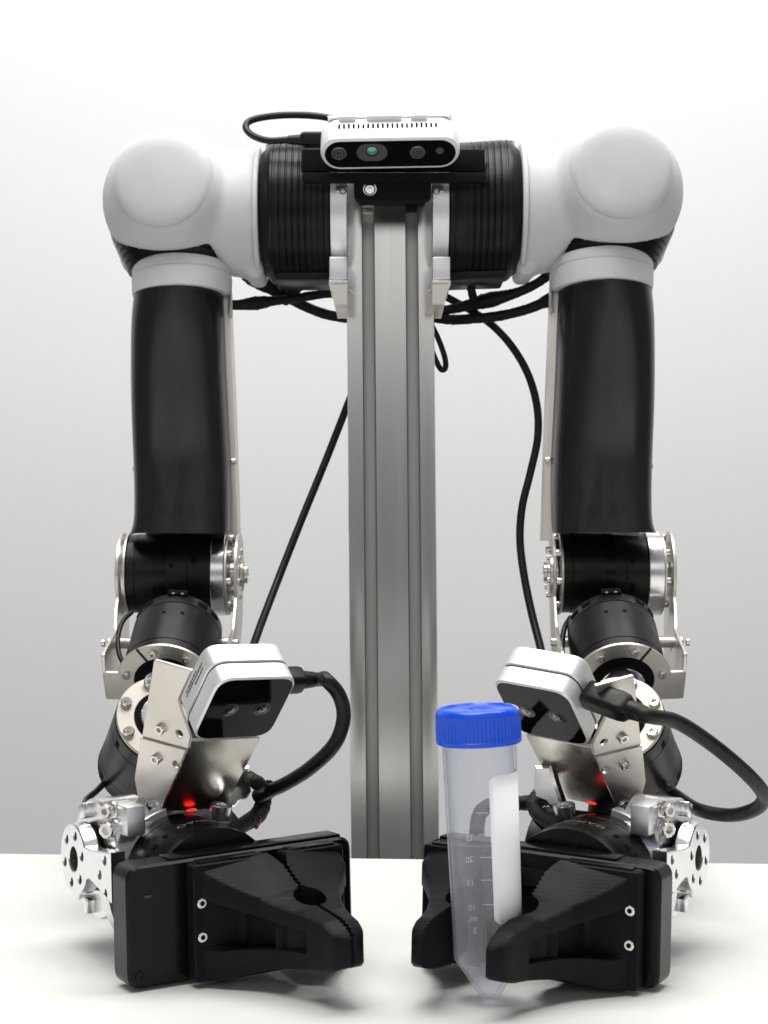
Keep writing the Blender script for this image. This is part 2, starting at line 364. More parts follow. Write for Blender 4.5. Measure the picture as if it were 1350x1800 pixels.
# white shoulder cover: one organic shell, a ball that runs into a round neck
SH = W(309, 357, 0)                             # shoulder ball centre
NK = W(458, 376, 0)                             # inner end of its neck
CAPAX = Vector((0, -1, 0.06)).normalized()
def cover_mesh():
    bm = B()
    lathe(bm, SH + Vector((0, 42, 0)), Vector((0, -1, 0)), [(0, 30), (10, 46), (20, 49.6), (46, 49.6), (55, 48.6), (64, 45.9), (72, 42.6), (77, 40.6), (84, 36.8), (91, 32.8), (96, 29)], 64)
    lathe(bm, (NK.x + 1, 0, NK.z), (-1, 0, 0), [(0, 40.5), (1.5, 43), (4, 44), (12, 44), (22, 43), (34, 38), (60, 26)], 64)
    d = ARMD
    lathe(bm, SH + d * 2 + Vector((-2.5, 15, 0)), d, [(0, 47), (20, 44.5), (34, 38.5), (44, 35)], 48)
    box(bm, (NK.x - 3, 6, NK.z - 40), 13, 48, 14, bev=3)
    me = bpy.data.meshes.new('tmp'); bm.to_mesh(me); bm.free(); o = bpy.data.objects.new('tmp', me); COL.objects.link(o)
    a = o.modifiers.new('r', 'REMESH'); a.mode = 'VOXEL'; a.voxel_size = 1.5
    s = o.modifiers.new('s', 'SMOOTH'); s.factor = 0.5; s.iterations = 36
    dg = bpy.context.evaluated_depsgraph_get(); ev = o.evaluated_get(dg); me2 = bpy.data.meshes.new_from_object(ev)
    bpy.data.objects.remove(o); bpy.data.meshes.remove(me); return me2
EL = W(307, 1008, -28)                           # elbow axis centre
ARMD = (EL - SH).normalized()                    # down the upper arm
CM = cover_mesh()
# the black motor bowl shows through a cut: push cover skin inside the bowl where the photo shows black
def arm_ring(t): return SH + ARMD * t

def build_arm(side):
    left = side < 0
    SX = ID if left else XF(lambda p: Vector((2 * SYM - p.x, p.y - 24 * max(0, min(1, (-p.x - 45) / 95)), p.z)), True)             # shoulder level
    MXF = ID if left else mirror(-12)            # elbow level
    FX = ID if left else mirror(0)               # wrist level
    lab = ('white and black robot arm left of the post, above the closed empty gripper' if left else
           'white and black robot arm right of the post, above the gripper with the tube')
    base = SX(Vector((MX - 30, 0, NK.z)))
    A = thing('robot_arm', lab, 'robot arm', base, 'robot arms of the two-armed robot')
    # --- shoulder motor (axis along x)
    z0, y0 = NK.z, 0
    xL, xR = W(462, 373, 0).x, W(582, 373, 0).x
    p = [(0, 40.0), (1.2, 42), (3, 43.5), (6, 46.8), (7.5, 47.6)]
    x = 8.0
    while x < 30:
        p += [(x, 47.8), (x + 1.0, 47.8), (x + 1.3, 47.0), (x + 2.4, 47.0), (x + 2.7, 47.8)]; x += 4.3
    p += [(x, 47.8), (xR - xL - 4, 47.8), (xR - xL - 3, 47.0), (xR - xL, 47.0)]
    bm = B(); lathe(bm, (xL, y0, z0), (1, 0, 0), p, 72)
    mo = obj('shoulder_motor', bm, M['blk'], A, SX)
    bm = B()
    for k in range(7):
        xx = xL + 14 + k * 4.2
        ring(bm, (xx, y0, z0), (1, 0, 0), 0, 1.0, 44, 48.05, 64, 0.2)
    obj('motor_rib', bm, M['blkgloss'], mo, SX)
    bm = B(); box(bm, (xL + 28, 2, z0 - 45.5), 37, 40, 8, bev=1.5); obj('motor_foot', bm, M['blk'], mo, SX)
    screw(mo, W(473, 262, -8), (0.2, -0.6, 0.8), 2.8, 3, SX)
    # --- clamp bracket next to the mast
    xa, xb = W(583, 373, 0).x, W(613, 373, 0).x; wd_ = xb - xa
    zb = W(600, 448, -30).z
    bm = B(); lathe(bm, (xa, 0, z0), (1, 0, 0), [(0, 44), (0.6, 45.2), (wd_ - 0.6, 45.2), (wd_, 44)], 72)
    bk = obj('shoulder_bracket', bm, M['alumatt'], A, SX)
    zc, zd, ze = W(600, 451, -46).z, W(600, 491, -46).z, W(600, 535, -40).z
    bm = B(); box(bm, ((xa + xb) / 2, -16, (zc + zd) / 2), wd_, 60, zc - zd, bev=0.8); obj('clamp_block', bm, M['alumatt'], bk, SX)
    bm = B(); box(bm, ((xa + xb) / 2, -17, zd - 1.6), wd_ + 0.6, 60, 2.4, bev=0.5); obj('clamp_shim', bm, M['alu'], bk, SX)
    bm = B(); loft(bm, [[(xa + 0.8, -45, zd - 3), (xb, -45, zd - 3), (xb, 20, zd - 3), (xa + 0.8, 20, zd - 3)], [(xa + 3.6, -40, ze), (xb, -40, ze), (xb, 20, ze), (xa + 3.6, 20, ze)]])
    obj('bracket_foot', bm, M['steel'], bk, SX, smooth=20)
    q = W(603, 336, -46); screw(bk, (q.x, -43.5, q.z), (0, -1, 0.1), 2.6, 2.6, SX)
    bm = B(); box(bm, (q.x - 1, -42, q.z), 8, 6, 12, bev=0.5); obj('clamp_ear', bm, M['alu'], bk, SX)
    # --- white cover, its cap and the black bowl below it
    bm = B(); bm.from_mesh(CM)
    cv = obj('shoulder_cover', bm, M['white'], A, SX, smooth=60)
    bm = B(); lathe(bm, SH + Vector((-1.5, -47, 3.6)), CAPAX, [(0, 34.0), (4.0, 32.4), (6.2, 30.4), (7.7, 27.5), (9.2, 20), (9.9, 0)], 64)
    obj('cover_cap', bm, M['white'], cv, SX, smooth=60)
    bm = B(); lathe(bm, (NK.x - 1.8, 0, NK.z), (1, 0, 0), [(0, 44.9), (0.4, 45.3), (2.6, 45.0), (3, 44)], 64); obj('cover_rim', bm, M['white'], cv, SX)
    prof = [(24, 30), (24.5, 45)]
    t = 24.5
    while t < 46:
        r = 46.3 - (t - 24.5) * 0.47
        prof += [(t, r), (t + 3.4, r - 1.6), (t + 3.5, r - 2.2), (t + 4.0, r - 2.3), (t + 4.1, r - 1.8)]; t += 4.2
    prof += [(50, 34.0), (50, 20)]
    bm = B(); lathe(bm, SH + Vector((1.5, 6, 0)), ARMD, prof, 64); obj('roll_motor', bm, M['blkgloss'], A, SX)
    # --- collar at the top of the upper arm
    tc = (W(318, 470, -33) - SH).dot(ARMD)
    CO = SH + Vector((4.5, 0, 0)); bm = B(); lathe(bm, CO, ARMD, [(tc - 9, 25), (tc - 9, 31.5), (tc - 7.5, 33.2), (tc - 5.5, 34), (tc - 2, 34), (tc - 1.4, 33.5), (tc - 0.6, 33.4), (tc, 34.3), (tc + 10, 34.0), (tc + 13, 33.4), (tc + 13, 25)], 64, close=True)
    obj('collar', bm, M['white'], A, SX)
    bm = B()                                     # collar tongue that hangs down on the inner side
    ex, ey, ez = frame(-ARMD, (1, 0, 0))
    lathe(bm, CO, ARMD, [(tc + 11, 32.5), (tc + 11, 34.4), (tc + 25, 34.4), (tc + 27, 33.6), (tc + 27, 32.5)], 14, x=(1, 0, 0), a0=-62, a1=12, close=True)
    obj('collar_tongue', bm, M['white'], A, SX)
    # --- upper arm: glossy half-round shell that flares forward over the elbow, pale plate behind it
    rows = [(489, 238, 394), (515, 235, 394), (560, 233, 396), (640, 233, 398.5), (720, 235, 402), (800, 239, 406), (860, 242.5, 408), (900, 244, 408.5), (918, 243.5, 408.5), (930, 241.5, 408), (938, 239, 407)]
    fl = {0: 0, 1: 0, 2: 0, 3: 0, 4: 0.7, 5: 2.8, 6: 7.0, 7: 11.0, 8: 13.2, 9: 15.0, 10: 16.6}
    secs = []
    for k, (py, l, r) in enumerate(rows):
        z = W(300, py, -45).z; c = SH + ARMD * ((z - SH.z) / ARMD.z); yb = c.y
        xl, xr = W(l, py, yb).x, W(r, py, yb).x; cx, hw = (xl + xr) / 2, (xr - xl) / 2; dep = 30 - 0.10 * max(0, 0) - (k > 4) * (k - 4) * 1.2
        e = (2.1, 2.2, 2.6, 3.0, 3.2, 3.3, 3.4, 3.5, 3.6, 3.7, 3.8)[k]
        out, inn = [], []
        for i in range(25):
            a = math.pi * i / 24; ca, sa = math.cos(a), math.sin(a)
            xx = -abs(ca) ** (2 / e) * math.copysign(1, ca); yy = abs(sa) ** (2 / e)
            out.append((cx + xx * hw, yb - fl[k] - yy * dep, z)); inn.append((cx + xx * (hw - 2), yb - fl[k] - yy * (dep - 2.2), z))
        secs.append([Vector(q) for q in out + inn[::-1]])
    # smooth the rows along the length
    fine = []
    for j in range(len(secs) - 1):
        S = [secs[max(0, j - 1)], secs[j], secs[j + 1], secs[min(len(secs) - 1, j + 2)]]
        for t in (0, 0.25, 0.5, 0.75):
            fine.append([0.5 * (2 * b + (c - a) * t + (2 * a - 5 * b + 4 * c - d) * t * t + (3 * b - a - 3 * c + d) * t ** 3) for a, b, c, d in zip(*S)])
    fine.append(secs[-1])
    bm = B(); loft(bm, fine); ua = obj('upper_arm_shell', bm, M['shell'], A, SX, smooth=50)
    zt, zb_ = W(300, 495, -20).z, W(300, 950, -28).z
    bm = B()
    sec = []
    for z in (zt, (zt + zb_) / 2, zb_):
        c = SH + ARMD * ((z - SH.z) / ARMD.z)
        k = (z - zt) / (zb_ - zt); px_ = 495 + 455 * k; xr = W(lerp([(495, 405), (640, 412), (811, 416), (950, 421)], px_), px_, c.y + 10).x; xl = W(lerp([(495, 246), (640, 246), (811, 252), (950, 258)], px_), px_, c.y).x
        sec.append([(xl, c.y - 2, z), (xr, c.y - 2, z), (xr, c.y + 22, z), (xr - 8, c.y + 30, z), (xl + 8, c.y + 30, z), (xl, c.y + 22, z)])
    loft(bm, sec); bp = obj('arm_back_plate', bm, M['steel'], A, SX, smooth=25)
    for px, py, sg in ((239.5, 823, -1), (410, 811, 1)):
        q = W(px, py, -22); screw(bp, q - Vector((sg * 0.5, 0, 0)), (sg, 0, 0), 2.2, 2.6, SX)
    # --- elbow motor (axis along x); not mirrored: the silver ring sits on the right of both
    def X(px): return W(px, 1008, EL.y).x
    if left:
        xs = dict(b0=231, b1=377, s1=400, p1=405, strip=(278, 300)); EC = EL; er = 28.2
    else:
        EC = MXF(EL); EC.x = W(1067, 1008, EC.y).x; EC.z = W(1067, 1007, EC.y).z; er = 28.2
        X = lambda px: W(px, 1008, EC.y).x
        xs = dict(b0=984, b1=1130, s1=1156, p1=1160, strip=(1055, 1072))
    bm = B(); L = X(xs['b1']) - X(xs['b0'])
    lathe(bm, (X(xs['b0']), EC.y, EC.z), (1, 0, 0), [(0, 25), (0.4, 26.2), (5.5, 26.2), (5.7, 25.8), (6.1, 25.8), (6.3, 26.5), (L * 0.72, 26.5), (L * 0.72 + .2, 26.1), (L * 0.72 + .7, 26.1), (L * 0.72 + .9, 26.5), (L, 26.5)], 64)
    em = obj('elbow_motor', bm, M['blk'], A)
    bm = B(); lathe(bm, (X(xs['strip'][0]), EC.y, EC.z), (1, 0, 0), [(0, 26), (0, 26.9), (X(xs['strip'][1]) - X(xs['strip'][0]), 26.9), (X(xs['strip'][1]) - X(xs['strip'][0]), 26)], 40, close=True)
    obj('motor_band', bm, M['blkgloss'], em)
    for (a_, f_) in ((35, 0.52), (12, 0.54), (20, 0.80), (-20, 0.80)):
        xx = X(xs['b0']) + L * f_; d = Vector((0, -math.cos(R(a_)), math.sin(R(a_))))
        bm = B()
        if f_ < 0.6: cyl(bm, Vector((xx, EC.y, EC.z)) + d * 25, Vector((xx, EC.y, EC.z)) + d * 26.65, 1.5, 14, 0.2)
        else: box(bm, Vector((xx, EC.y, EC.z)) + d * 26.1, 3.4, 5.5, 1.0, (1, 0, 0), d.cross(Vector((1, 0, 0))), d, 0.2)
        obj('motor_port', bm, M['dark'], em)
    bm = B(); lathe(bm, (X(xs['b1']), EC.y, EC.z), (1, 0, 0), [(0, 24), (0, er - 0.4), (0.4, er), (X(xs['s1']) - X(xs['b1']) - 0.4, er), (X(xs['s1']) - X(xs['b1']), er - 0.4), (X(xs['s1']) - X(xs['b1']), 10)], 72, close=True)
    fr = obj('flange_ring', bm, M['alu'], em)
    bm = B(); ring(bm, (X(xs['s1']), EC.y, EC.z), (1, 0, 0), 0.1, X(xs['p1']) - X(xs['s1']), 8, er - 0.4, 56, 0.3); obj('flange_plate', bm, M['steel'], em)
    bm = B(); ring(bm, (X(xs['b0']), EC.y, EC.z), (-1, 0, 0), 0.1, 1.8, 8, er - 0.6, 56, 0.3); fo = obj('flange_plate', bm, M['steel'], em)
    for k in range(8):
        a_ = R(k * 45 + 12); v = Vector((0, math.cos(a_), math.sin(a_)))
        screw(em, Vector((X(xs['p1']), EC.y, EC.z)) + v * 24, (1, 0, 0), 2.4, 3, ID)
        if not left: screw(em, Vector((X(xs['b0']) - 1.8, EC.y, EC.z)) + v * 24, (-1, 0, 0), 2.4, 3, ID)
    bm = B()
    if left: lathe(bm, (X(217), EC.y, EC.z), (1, 0, 0), [(0, 22), (0.5, 24.5), (X(228) - X(217), 25.5), (X(228) - X(217), 10)], 48, close=True)
    else: cyl(bm, (X(963), EC.y, EC.z), (X(978), EC.y, EC.z), 14)
    obj('bearing_spacer', bm, M['alu'], em)
    bm = B(); xo = X(xs['p1'])
    cyl(bm, (xo, EC.y, EC.z), (X(420) if left else X(1172), EC.y, EC.z), 9, 32); obj('bearing_shaft', bm, M['alu'], em)
    # --- forearm bracket: two cheek plates from the elbow down to the roll motor's face
    F4 = W(293, 1196, -112); D4 = Vector((-0.05, -0.79, -0.61)).normalized()
    sx = (FX if not left else ID)
    if not left:
        ce, se = math.cos(R(-2.5)), math.sin(R(-2.5)); qx, qy = 2 * SYM - EL.x + 7.5, EL.y - 6
        def turn(p):
            a, b = 2 * SYM - p.x + 7.5 - qx, p.y - 6 - qy; return Vector((qx + a * ce - b * se, qy + a * se + b * ce, p.z + 1.0))
        T4 = XF(turn, True)
    else: T4 = ID
    ex4, ey4, ez4 = frame(D4, (1, 0, 0))         # ex4 to the right, ey4 downward or upward
    if ey4.z < 0: ey4 = -ey4
    xo_, xi_ = W(209, 1008, -28).x, W(420, 1008, -28).x      # outer and inner cheek
    for nm, xx, sg in (('cheek_plate', xo_ + 3, -1), ('cheek_plate', xi_, 1)):
        bm = B()
        ax_y, ax_z = Vector((0, 1, 0)), Vector((0, 0, 1))
        f = F4 + ey4 * 6; g = F4 - ey4 * 15.5
        # outline in (y, z): rounded head round the elbow axis, tapering neck, ending on the flange plane
        head = circ(EL.y, EL.z, 27.2, 22, 5, 215)
        neck = [(EL.y - 27, EL.z - 22), (EL.y - 40, EL.z - 36), (f.y - 4, f.z + 12), (f.y, f.z), (g.y, g.z), (g.y + 12, g.z + 2), (EL.y - 6, EL.z - 58), (EL.y + 16, EL.z - 30)]
        outline = fillet([(a, b) for a, b in head] + neck, [0] * len(head) + [10, 10, 3, 0.6, 2, 8, 14, 10])
        holes = [circ(EL.y - 40, EL.z - 48, 2.2, 16)]
        plate(bm, [outline] + holes, 2.2, (xx - 1.1, 0, 0), ax_y, ax_z, 0.35)
        off = 0
        for v in bm.verts:                       # the outer cheek steps outward below the elbow
            k = max(0, min(1, (EL.z - 26 - v.co.z) / 18)); v.co.x += (3.4 if sg < 0 else 0.0) * k * k * (3 - 2 * k)
        cp = obj(nm, bm, M['steel'], A, T4)
        if sg > 0:
            for rr, d0, d1, mm in ((8.6, 0, 2.6, 'steel'), (6.8, 2.6, 5.0, 'alu')):
                bm = B(); ring(bm, (xx + 1.1, EL.y, EL.z), (1, 0, 0), d0, d1, 3.5, rr, 32, 0.4); obj('hub_boss', bm, M[mm], cp, T4)
            screw(cp, (xx + 3.2, EL.y, EL.z), (1, 0, 0), 3.4, 2.4, T4)
            for k in range(6):
                a_ = R(k * 60 + 20); v = Vector((0, math.cos(a_), math.sin(a_))) * 15
                screw(cp, Vector((xx + 1.0, EL.y, EL.z)) + v, (1, 0, 0), 2.2, 3.4 if not left else 1.2, T4)
    so = Vector((0, EL.y - 45, EL.z - 44))
    bm = B(); cyl(bm, (xo_ + 1, so.y, so.z), (xi_ - 1, so.y, so.z), 3.6, 20); sb = obj('standoff', bm, M['steel'], A, T4)
    screw(sb, (xi_ + 1.3, so.y, so.z), (1, 0, 0), 2.8, 3, T4); screw(sb, (xo_ - 1.5, so.y, so.z), (-1, 0, 0), 2.4, 1.6, T4)
    # --- roll motor behind the flange, flange plate, output hub
    bm = B(); lathe(bm, F4 - D4 * 54, D4, [(0, 18), (0.5, 23), (2, 26), (4, 27.3), (12, 28), (12.2, 27.6), (12.7, 27.6), (12.9, 28), (46, 28), (46.2, 27.6), (46.8, 27.6), (47, 28), (52.5, 28), (53.2, 27)], 64)
    rm = obj('forearm_motor', bm, M['blk'], A, T4)
    for a_ in (52, 76, 100, 128, 150, 30):
        d = ex4 * math.cos(R(a_)) + ey4 * math.sin(R(a_)); c_ = F4 - D4 * (44 if a_ in (76, 100) else 49 if a_ != 100 else 46)
        bm = B()
        if a_ in (76, 100): cyl(bm, F4 - D4 * 32 + d * 27, F4 - D4 * 32 + d * 28.1, 1.4, 14, 0.1)
        else: box(bm, F4 - D4 * 46 + d * 27.3, 6.5, 3.4, 1.6, D4.cross(d), D4, d, 0.2)
        obj('motor_slot', bm, M['dark'], rm, T4)
    bm = B(); d = ex4 * math.cos(R(88)) + ey4 * math.sin(R(88)); box(bm, F4 - D4 * 51 + d * 26.6, 12, 4.5, 4, D4.cross(d), D4, d, 0.4)
    cn = obj('cable_socket', bm, M['dark'], rm, T4)
    for s_ in (-3, 2.5):
        bm = B(); lathe(bm, F4 - D4 * 50 + d * 28.4 + D4.cross(d) * s_, D4, [(0, 0), (0.3, 0.8), (1.2, 1.0), (1.8, 0)], 10); obj('contact_pin', bm, M['screw'], rm, T4)
    cxl, cxr = (xo_ + 5.4) - F4.x, xi_ - F4.x
    outl = [(cxl, 6.5), (-29.4, 6.5)] + circ(0, 0, 30, 26, 167, 13)[0:26] + [(29.4, 6.5), (cxr, 6.5), (cxr, -15.5), (25.7, -15.5)] + circ(0, 0, 30, 22, -31, -149) + [(-25.7, -15.5), (cxl + 1.5, -15.5)]
    bm = B(); o_ = F4 + D4 * 0.2
    ppl = outl if ex4.cross(ey4).dot(D4) > 0 else outl
    plate(bm, [outl, circ(0, 0, 19.5, 40)], 2.0, o_ if ex4.cross(ey4).dot(D4) > 0 else o_ + D4 * 2, ex4, ey4, 0.3)
    fp = obj('flange_bracket', bm, M['steel'], A, T4)
    for k in range(6):
        a_ = R(105 + k * 62); screw(fp, F4 + D4 * 2.2 + (ex4 * math.cos(a_) + ey4 * math.sin(a_)) * 24.6, D4, 2.7, 2.5, T4)
    bm = B(); d = ex4 * math.cos(R(121)) + ey4 * math.sin(R(121)); box(bm, F4 + D4 * 2 + d * 24.5, 1.6, 12, 1.2, D4.cross(d), d, D4, 0.3); obj('cable_tie', bm, M['rubber'], fp, T4)
    bm = B(); ring(bm, F4, D4, 0.5, 3.2, 13, 19.3, 48); obj('output_seal', bm, M['dark'], rm, T4)
    bm = B(); lathe(bm, F4, D4, [(-2, 13.5), (5.5, 13.5), (6, 13), (6, 8), (4, 8), (4, 0)], 40); obj('output_hub', bm, M['alu'], rm, T4)
    # --- link and bend motor: a second motor that hangs to the outside, its ring faces up and forward
    F5 = W(287, 1266, -176); N5 = Vector((0.30, -0.76, 0.56)).normalized()
    F5N = W(287, 1266, -300); k5 = 0.858          # a smaller motor, set well forward of the forearm
    T5 = XF(lambda p: F5N + (p - F5) * k5) if left else XF(lambda p: Vector((2 * SYM - 1.5 - (F5N + (p - F5) * k5).x, *(F5N + (p - F5) * k5).yz)), True)
    ex5, ey5, ez5 = frame(N5, (1, 0, 0))
    bm = B(); lathe(bm, F5 - N5 * 60, N5, [(0, 20), (0.5, 26.5), (1.5, 27.6), (2.5, 28), (3.2, 27.6), (12, 27.4), (12.2, 27.0), (12.6, 27.0), (12.8, 27.4), (47, 27.4), (47.2, 27.0), (47.6, 27.0), (47.8, 27.4), (58.5, 27.4), (59.5, 26.5)], 64)
    bmv = obj('wrist_motor', bm, M['blk'], A, T5)
    for a_, t_ in ((168, -50), (205, -55), (212, -10), (150, -24)):
        d = ex5 * math.cos(R(a_)) + ey5 * math.sin(R(a_)); bm = B(); box(bm, F5 + N5 * t_ + d * 27.0, 3.5 if t_ > -30 else 4.2, 6, 1.2, N5.cross(d), N5, d, 0.2); obj('motor_slot', bm, M['dark'], bmv, T5)
    outer = circ(0, 0, 27.2, 44, 75, 262); inner = circ(0, 0, 17, 36, 262, 75)
    bm = B(); plate(bm, [outer + inner], 2.4, F5 + N5 * 0.2, ex5, ey5, 0.35)
    wr = obj('wrist_ring', bm, M['dull'], A, T5)
    for a_ in (118, 166, 214):
        screw(wr, F5 + N5 * 2.5 + (ex5 * math.cos(R(a_)) + ey5 * math.sin(R(a_))) * 23.2, N5, 2.8, 2.5, T5)
    bm = B(); ring(bm, F5, N5, 0.4, 1.6, 13, 17.6, 40); obj('output_seal', bm, M['dark'], bmv, T5)
    bm = B(); lathe(bm, F5, N5, [(-1, 13.6), (4, 13.6), (4.6, 13), (4.6, 5), (2, 5), (2, 0)], 40); obj('output_hub', bm, M['alu'], bmv, T5)
    c0_, c1_ = T4(F4 + D4 * 3), T5(F5 - N5 * 12)     # links: forearm motor to wrist motor, wrist motor to pitch joint
    bm = B(); cyl(bm, c0_, c1_, 10, 32, 1); lk = obj('wrist_link', bm, M['blk'], A)
    bm = B(); cyl(bm, T5(F5 + N5 * 2), ID(Vector((-92, -350, 36))) if left else mirror(0)(Vector((-92, -350, 36))), 9, 32, 1); obj('link_neck', bm, M['blk'], lk)
    return A
ARM_L = build_arm(-1); ARM_R = build_arm(1)
#@@WRISTCAM
# ------------------------------------------------------------------ wrist cameras on folded sheet brackets
def view_basis(px, py):
    er = ray(px, py).normalized(); ex = (Vector((1, 0, 0)) - er * er.x).normalized(); return ex, er.cross(ex), er   # right, down, away
def square_frame(px, py, y, du, dv, s):
    """centre pixel and depth, top edge vector and side edge vector (right, down, away) of a square face as seen"""
    r, d, a = view_basis(px, py); u = r * du[0] + d * du[1] + a * du[2]; v = r * dv[0] + d * dv[1] + a * dv[2]
    u.normalize(); v = (v - u * u.dot(v)).normalized(); n = u.cross(v)
    if n.dot(a) > 0: n = -n
    return W(px, py, y), u, v, n
SPLAY = R(33)                                    # the flank is bent outward by this much from square
KC = 0.905                                       # this camera is about 38 mm square
def wrist_camera(side, fr, label, arm):
    C, u, v, n = fr; left = side < 0
    ws = u * side * math.sin(SPLAY) - n * math.cos(SPLAY)
    P = lambda a, b, q=0: C + u * (side * 21.6 * KC + q) + v * (a - 21 * KC) + ws * b      # a down the face, b behind it
    # bracket belongs to the arm
    th = 1.8; U2 = u * side * math.cos(SPLAY) + n * math.sin(SPLAY)
    ab = FLANK
    up = fillet([ab[k] for k in ('A', 'B', 'C', 'D', 'E', 'F')], [0.6, 0.6, 7, 2, 0, 0])
    lo = fillet([ab[k] for k in ('E2', 'G', 'H', 'I', 'J', 'K', 'F2')], [0, 1.5, 5, 3, 8, 8, 0])
    ex_, ey_ = v, ws; sgn = 1 if ex_.cross(ey_).dot(U2) > 0 else -1
    def sheet(name, loops, off, parent):
        bm = B(); o = C - v * 21 * KC + u * side * 21.6 * KC + U2 * off
        if sgn > 0: plate(bm, loops, th, o, ex_, ey_, 0.25)
        else: plate(bm, loops, th, o + U2 * th, ex_, ey_, 0.25)
        return obj(name, bm, M['steel'], parent)
    fl = sheet('camera_bracket', [up, circ(*ab['h1'], 1.9, 16)], 0, arm)
    sheet('lower_flank', [lo, circ(*ab['h2'], 1.9, 16)], 1.0, fl)
    for (a, b), off in ((ab['s1'], th), (ab['s2'], th + 1.0)):
        screw(fl, P(a, b, 0) + U2 * off, U2, 2.4, 2.0)
    bm = B(); wv = WEB
    ww = fillet([(a * -side, b) for a, b in wv], [1, 2, 4, 1]); o = C - v * 21 * KC - n * 1.9
    sg2 = u.cross(v).dot(n)
    plate(bm, [ww], th, o if sg2 > 0 else o + n * th, u, v, 0.25); obj('front_web', bm, M['web'], fl)
    bm = B(); lathe(bm, P(ab['boss'][0], ab['boss'][1], 0) + U2 * (th + 0.8), U2, [(0, 4.2), (0.8, 4.2), (1.1, 4.0), (1.1, 3.4), (0.7, 3.2), (0.7, 2.7), (1.5, 2.5), (1.7, 2.2), (1.7, 0)], 40); obj('pivot_boss', bm, M['alu'], fl)
    # the camera
    T = thing('wrist_camera', label, 'camera', C - n * 11, 'square depth cameras on the wrists')
    q_ = 21 * KC; sq = fillet([(-q_, -q_), (q_, -q_), (q_, q_), (-q_, q_)], 8.5 * KC, 7)
    def slab(name, m, d0, d1, k=1.0, bev=0.7, parent=T):   # d measured behind the face
        bm = B(); pts = [(a * k, b * k) for a, b in sq]
        if sg2 > 0: plate(bm, [pts], d1 - d0, C - n * d1, u, v, bev)
        else: plate(bm, [pts], d1 - d0, C - n * d0, u, v, bev)
        return obj(name, bm, m, parent)
    slab('front_shell', M['silverbody'], 0.0, 9.5, bev=0.8)
    slab('shell_seam', M['ink'], 9.3, 9.8, 0.99, 0.05)
    slab('rear_shell', M['silverbody'], 9.72, 20.8, bev=(0.9))
    g = slab('front_glass', M['glass'], -0.12, 0.6, 0.955, 0.1)
    for q in (-7.4, 8.1):
        c = C + u * q + v * 0.3 + n * 0.14
        bm = B(); lathe(bm, c, n, [(0, 4.1), (0.05, 4.0), (0.06, 0)], 32); le = obj('lens', bm, M['lenssmoke'], g)
        bm = B(); lathe(bm, c + n * 0.08, n, [(0, 2.3), (0.05, 2.2), (0.3, 1.2), (0.4, 0)], 28); obj('lens_pupil', bm, M['lensdark'], le)
        bm = B(); lathe(bm, c + n * 0.30, n, [(0, 0.7), (0.25, 0.5), (0.3, 0)], 14); obj('lens_core', bm, M['lenssmoke'], le)
    if left:                                       # small illegible print on the outer side
        bm = B(); rnd = random.Random(3)
        for row, (b0, a0, a1) in enumerate(((17.5, 9, 20), (19.6, 8, 31), (21.4 - 0.4, 15, 30))):
            a = a0
            while a < a1:
                l = rnd.uniform(0.5, 1.3); c = C - u * (21 * KC + 0.02) + v * (a * KC - 21 * KC + l / 2) - n * (b0 - 3.4)
                box(bm, c, 0.06, l, 0.9, u, v, n, 0); a += l + rnd.uniform(0.2, 0.6)
        obj('printed_text', bm, M['ink'], T, smooth=0)
    return T, C, u, v, n
FL_ = square_frame(431, 1246, -396, (138.5, -5.5, 72), (-50, 105, 104), 3.72)
FR_ = square_frame(951.5, 1254, -380, (129, 25, -71), (44, 92, 110), 3.6)
def flank_ab(px, py):
    C, u, v, n = FL_; m_ = -u * math.cos(SPLAY) + n * math.sin(SPLAY); ws = -u * math.sin(SPLAY) - n * math.cos(SPLAY); p = hit(px, py, C - u * 21.6 * KC, m_) - (C - u * 21.6 * KC); return (p.dot(v) + 21 * KC, p.dot(ws))
FLANK = {k: flank_ab(*q) for k, q in dict(A=(275, 1157), B=(341, 1176), C=(316, 1230), D=(339, 1293), E=(335, 1313), F=(254, 1291), E2=(334, 1314), F2=(254, 1292),
         G=(289, 1417), H=(285, 1428), I=(257, 1436), J=(249, 1397), K=(243, 1364), h1=(319.5, 1287), h2=(316, 1339.5), s1=(288, 1277), s2=(283, 1328), boss=(277, 1414)).items()}
def web_uv(px, py):
    C, u, v, n = FL_; p = hit(px, py, C - n, n) - C; return (p.dot(u), p.dot(v) + 21 * KC)
WEB = [web_uv(*q) for q in ((338, 1305), (456, 1297), (394, 1418), (287, 1424))]
WEB = [(-21.6 * KC, 42.6 * KC), (WEB[1][0], 42.6 * KC), WEB[2], (-21.6 * KC, WEB[3][1])]
print('FLANK', FLANK, 'WEB', WEB)
CAM_L = wrist_camera(-1, FL_, 'square silver camera on the left wrist with tiny print on its side', ARM_L)
CAM_R = wrist_camera(1, FR_, 'square silver camera on the right wrist, partly behind the blue cap', ARM_R)

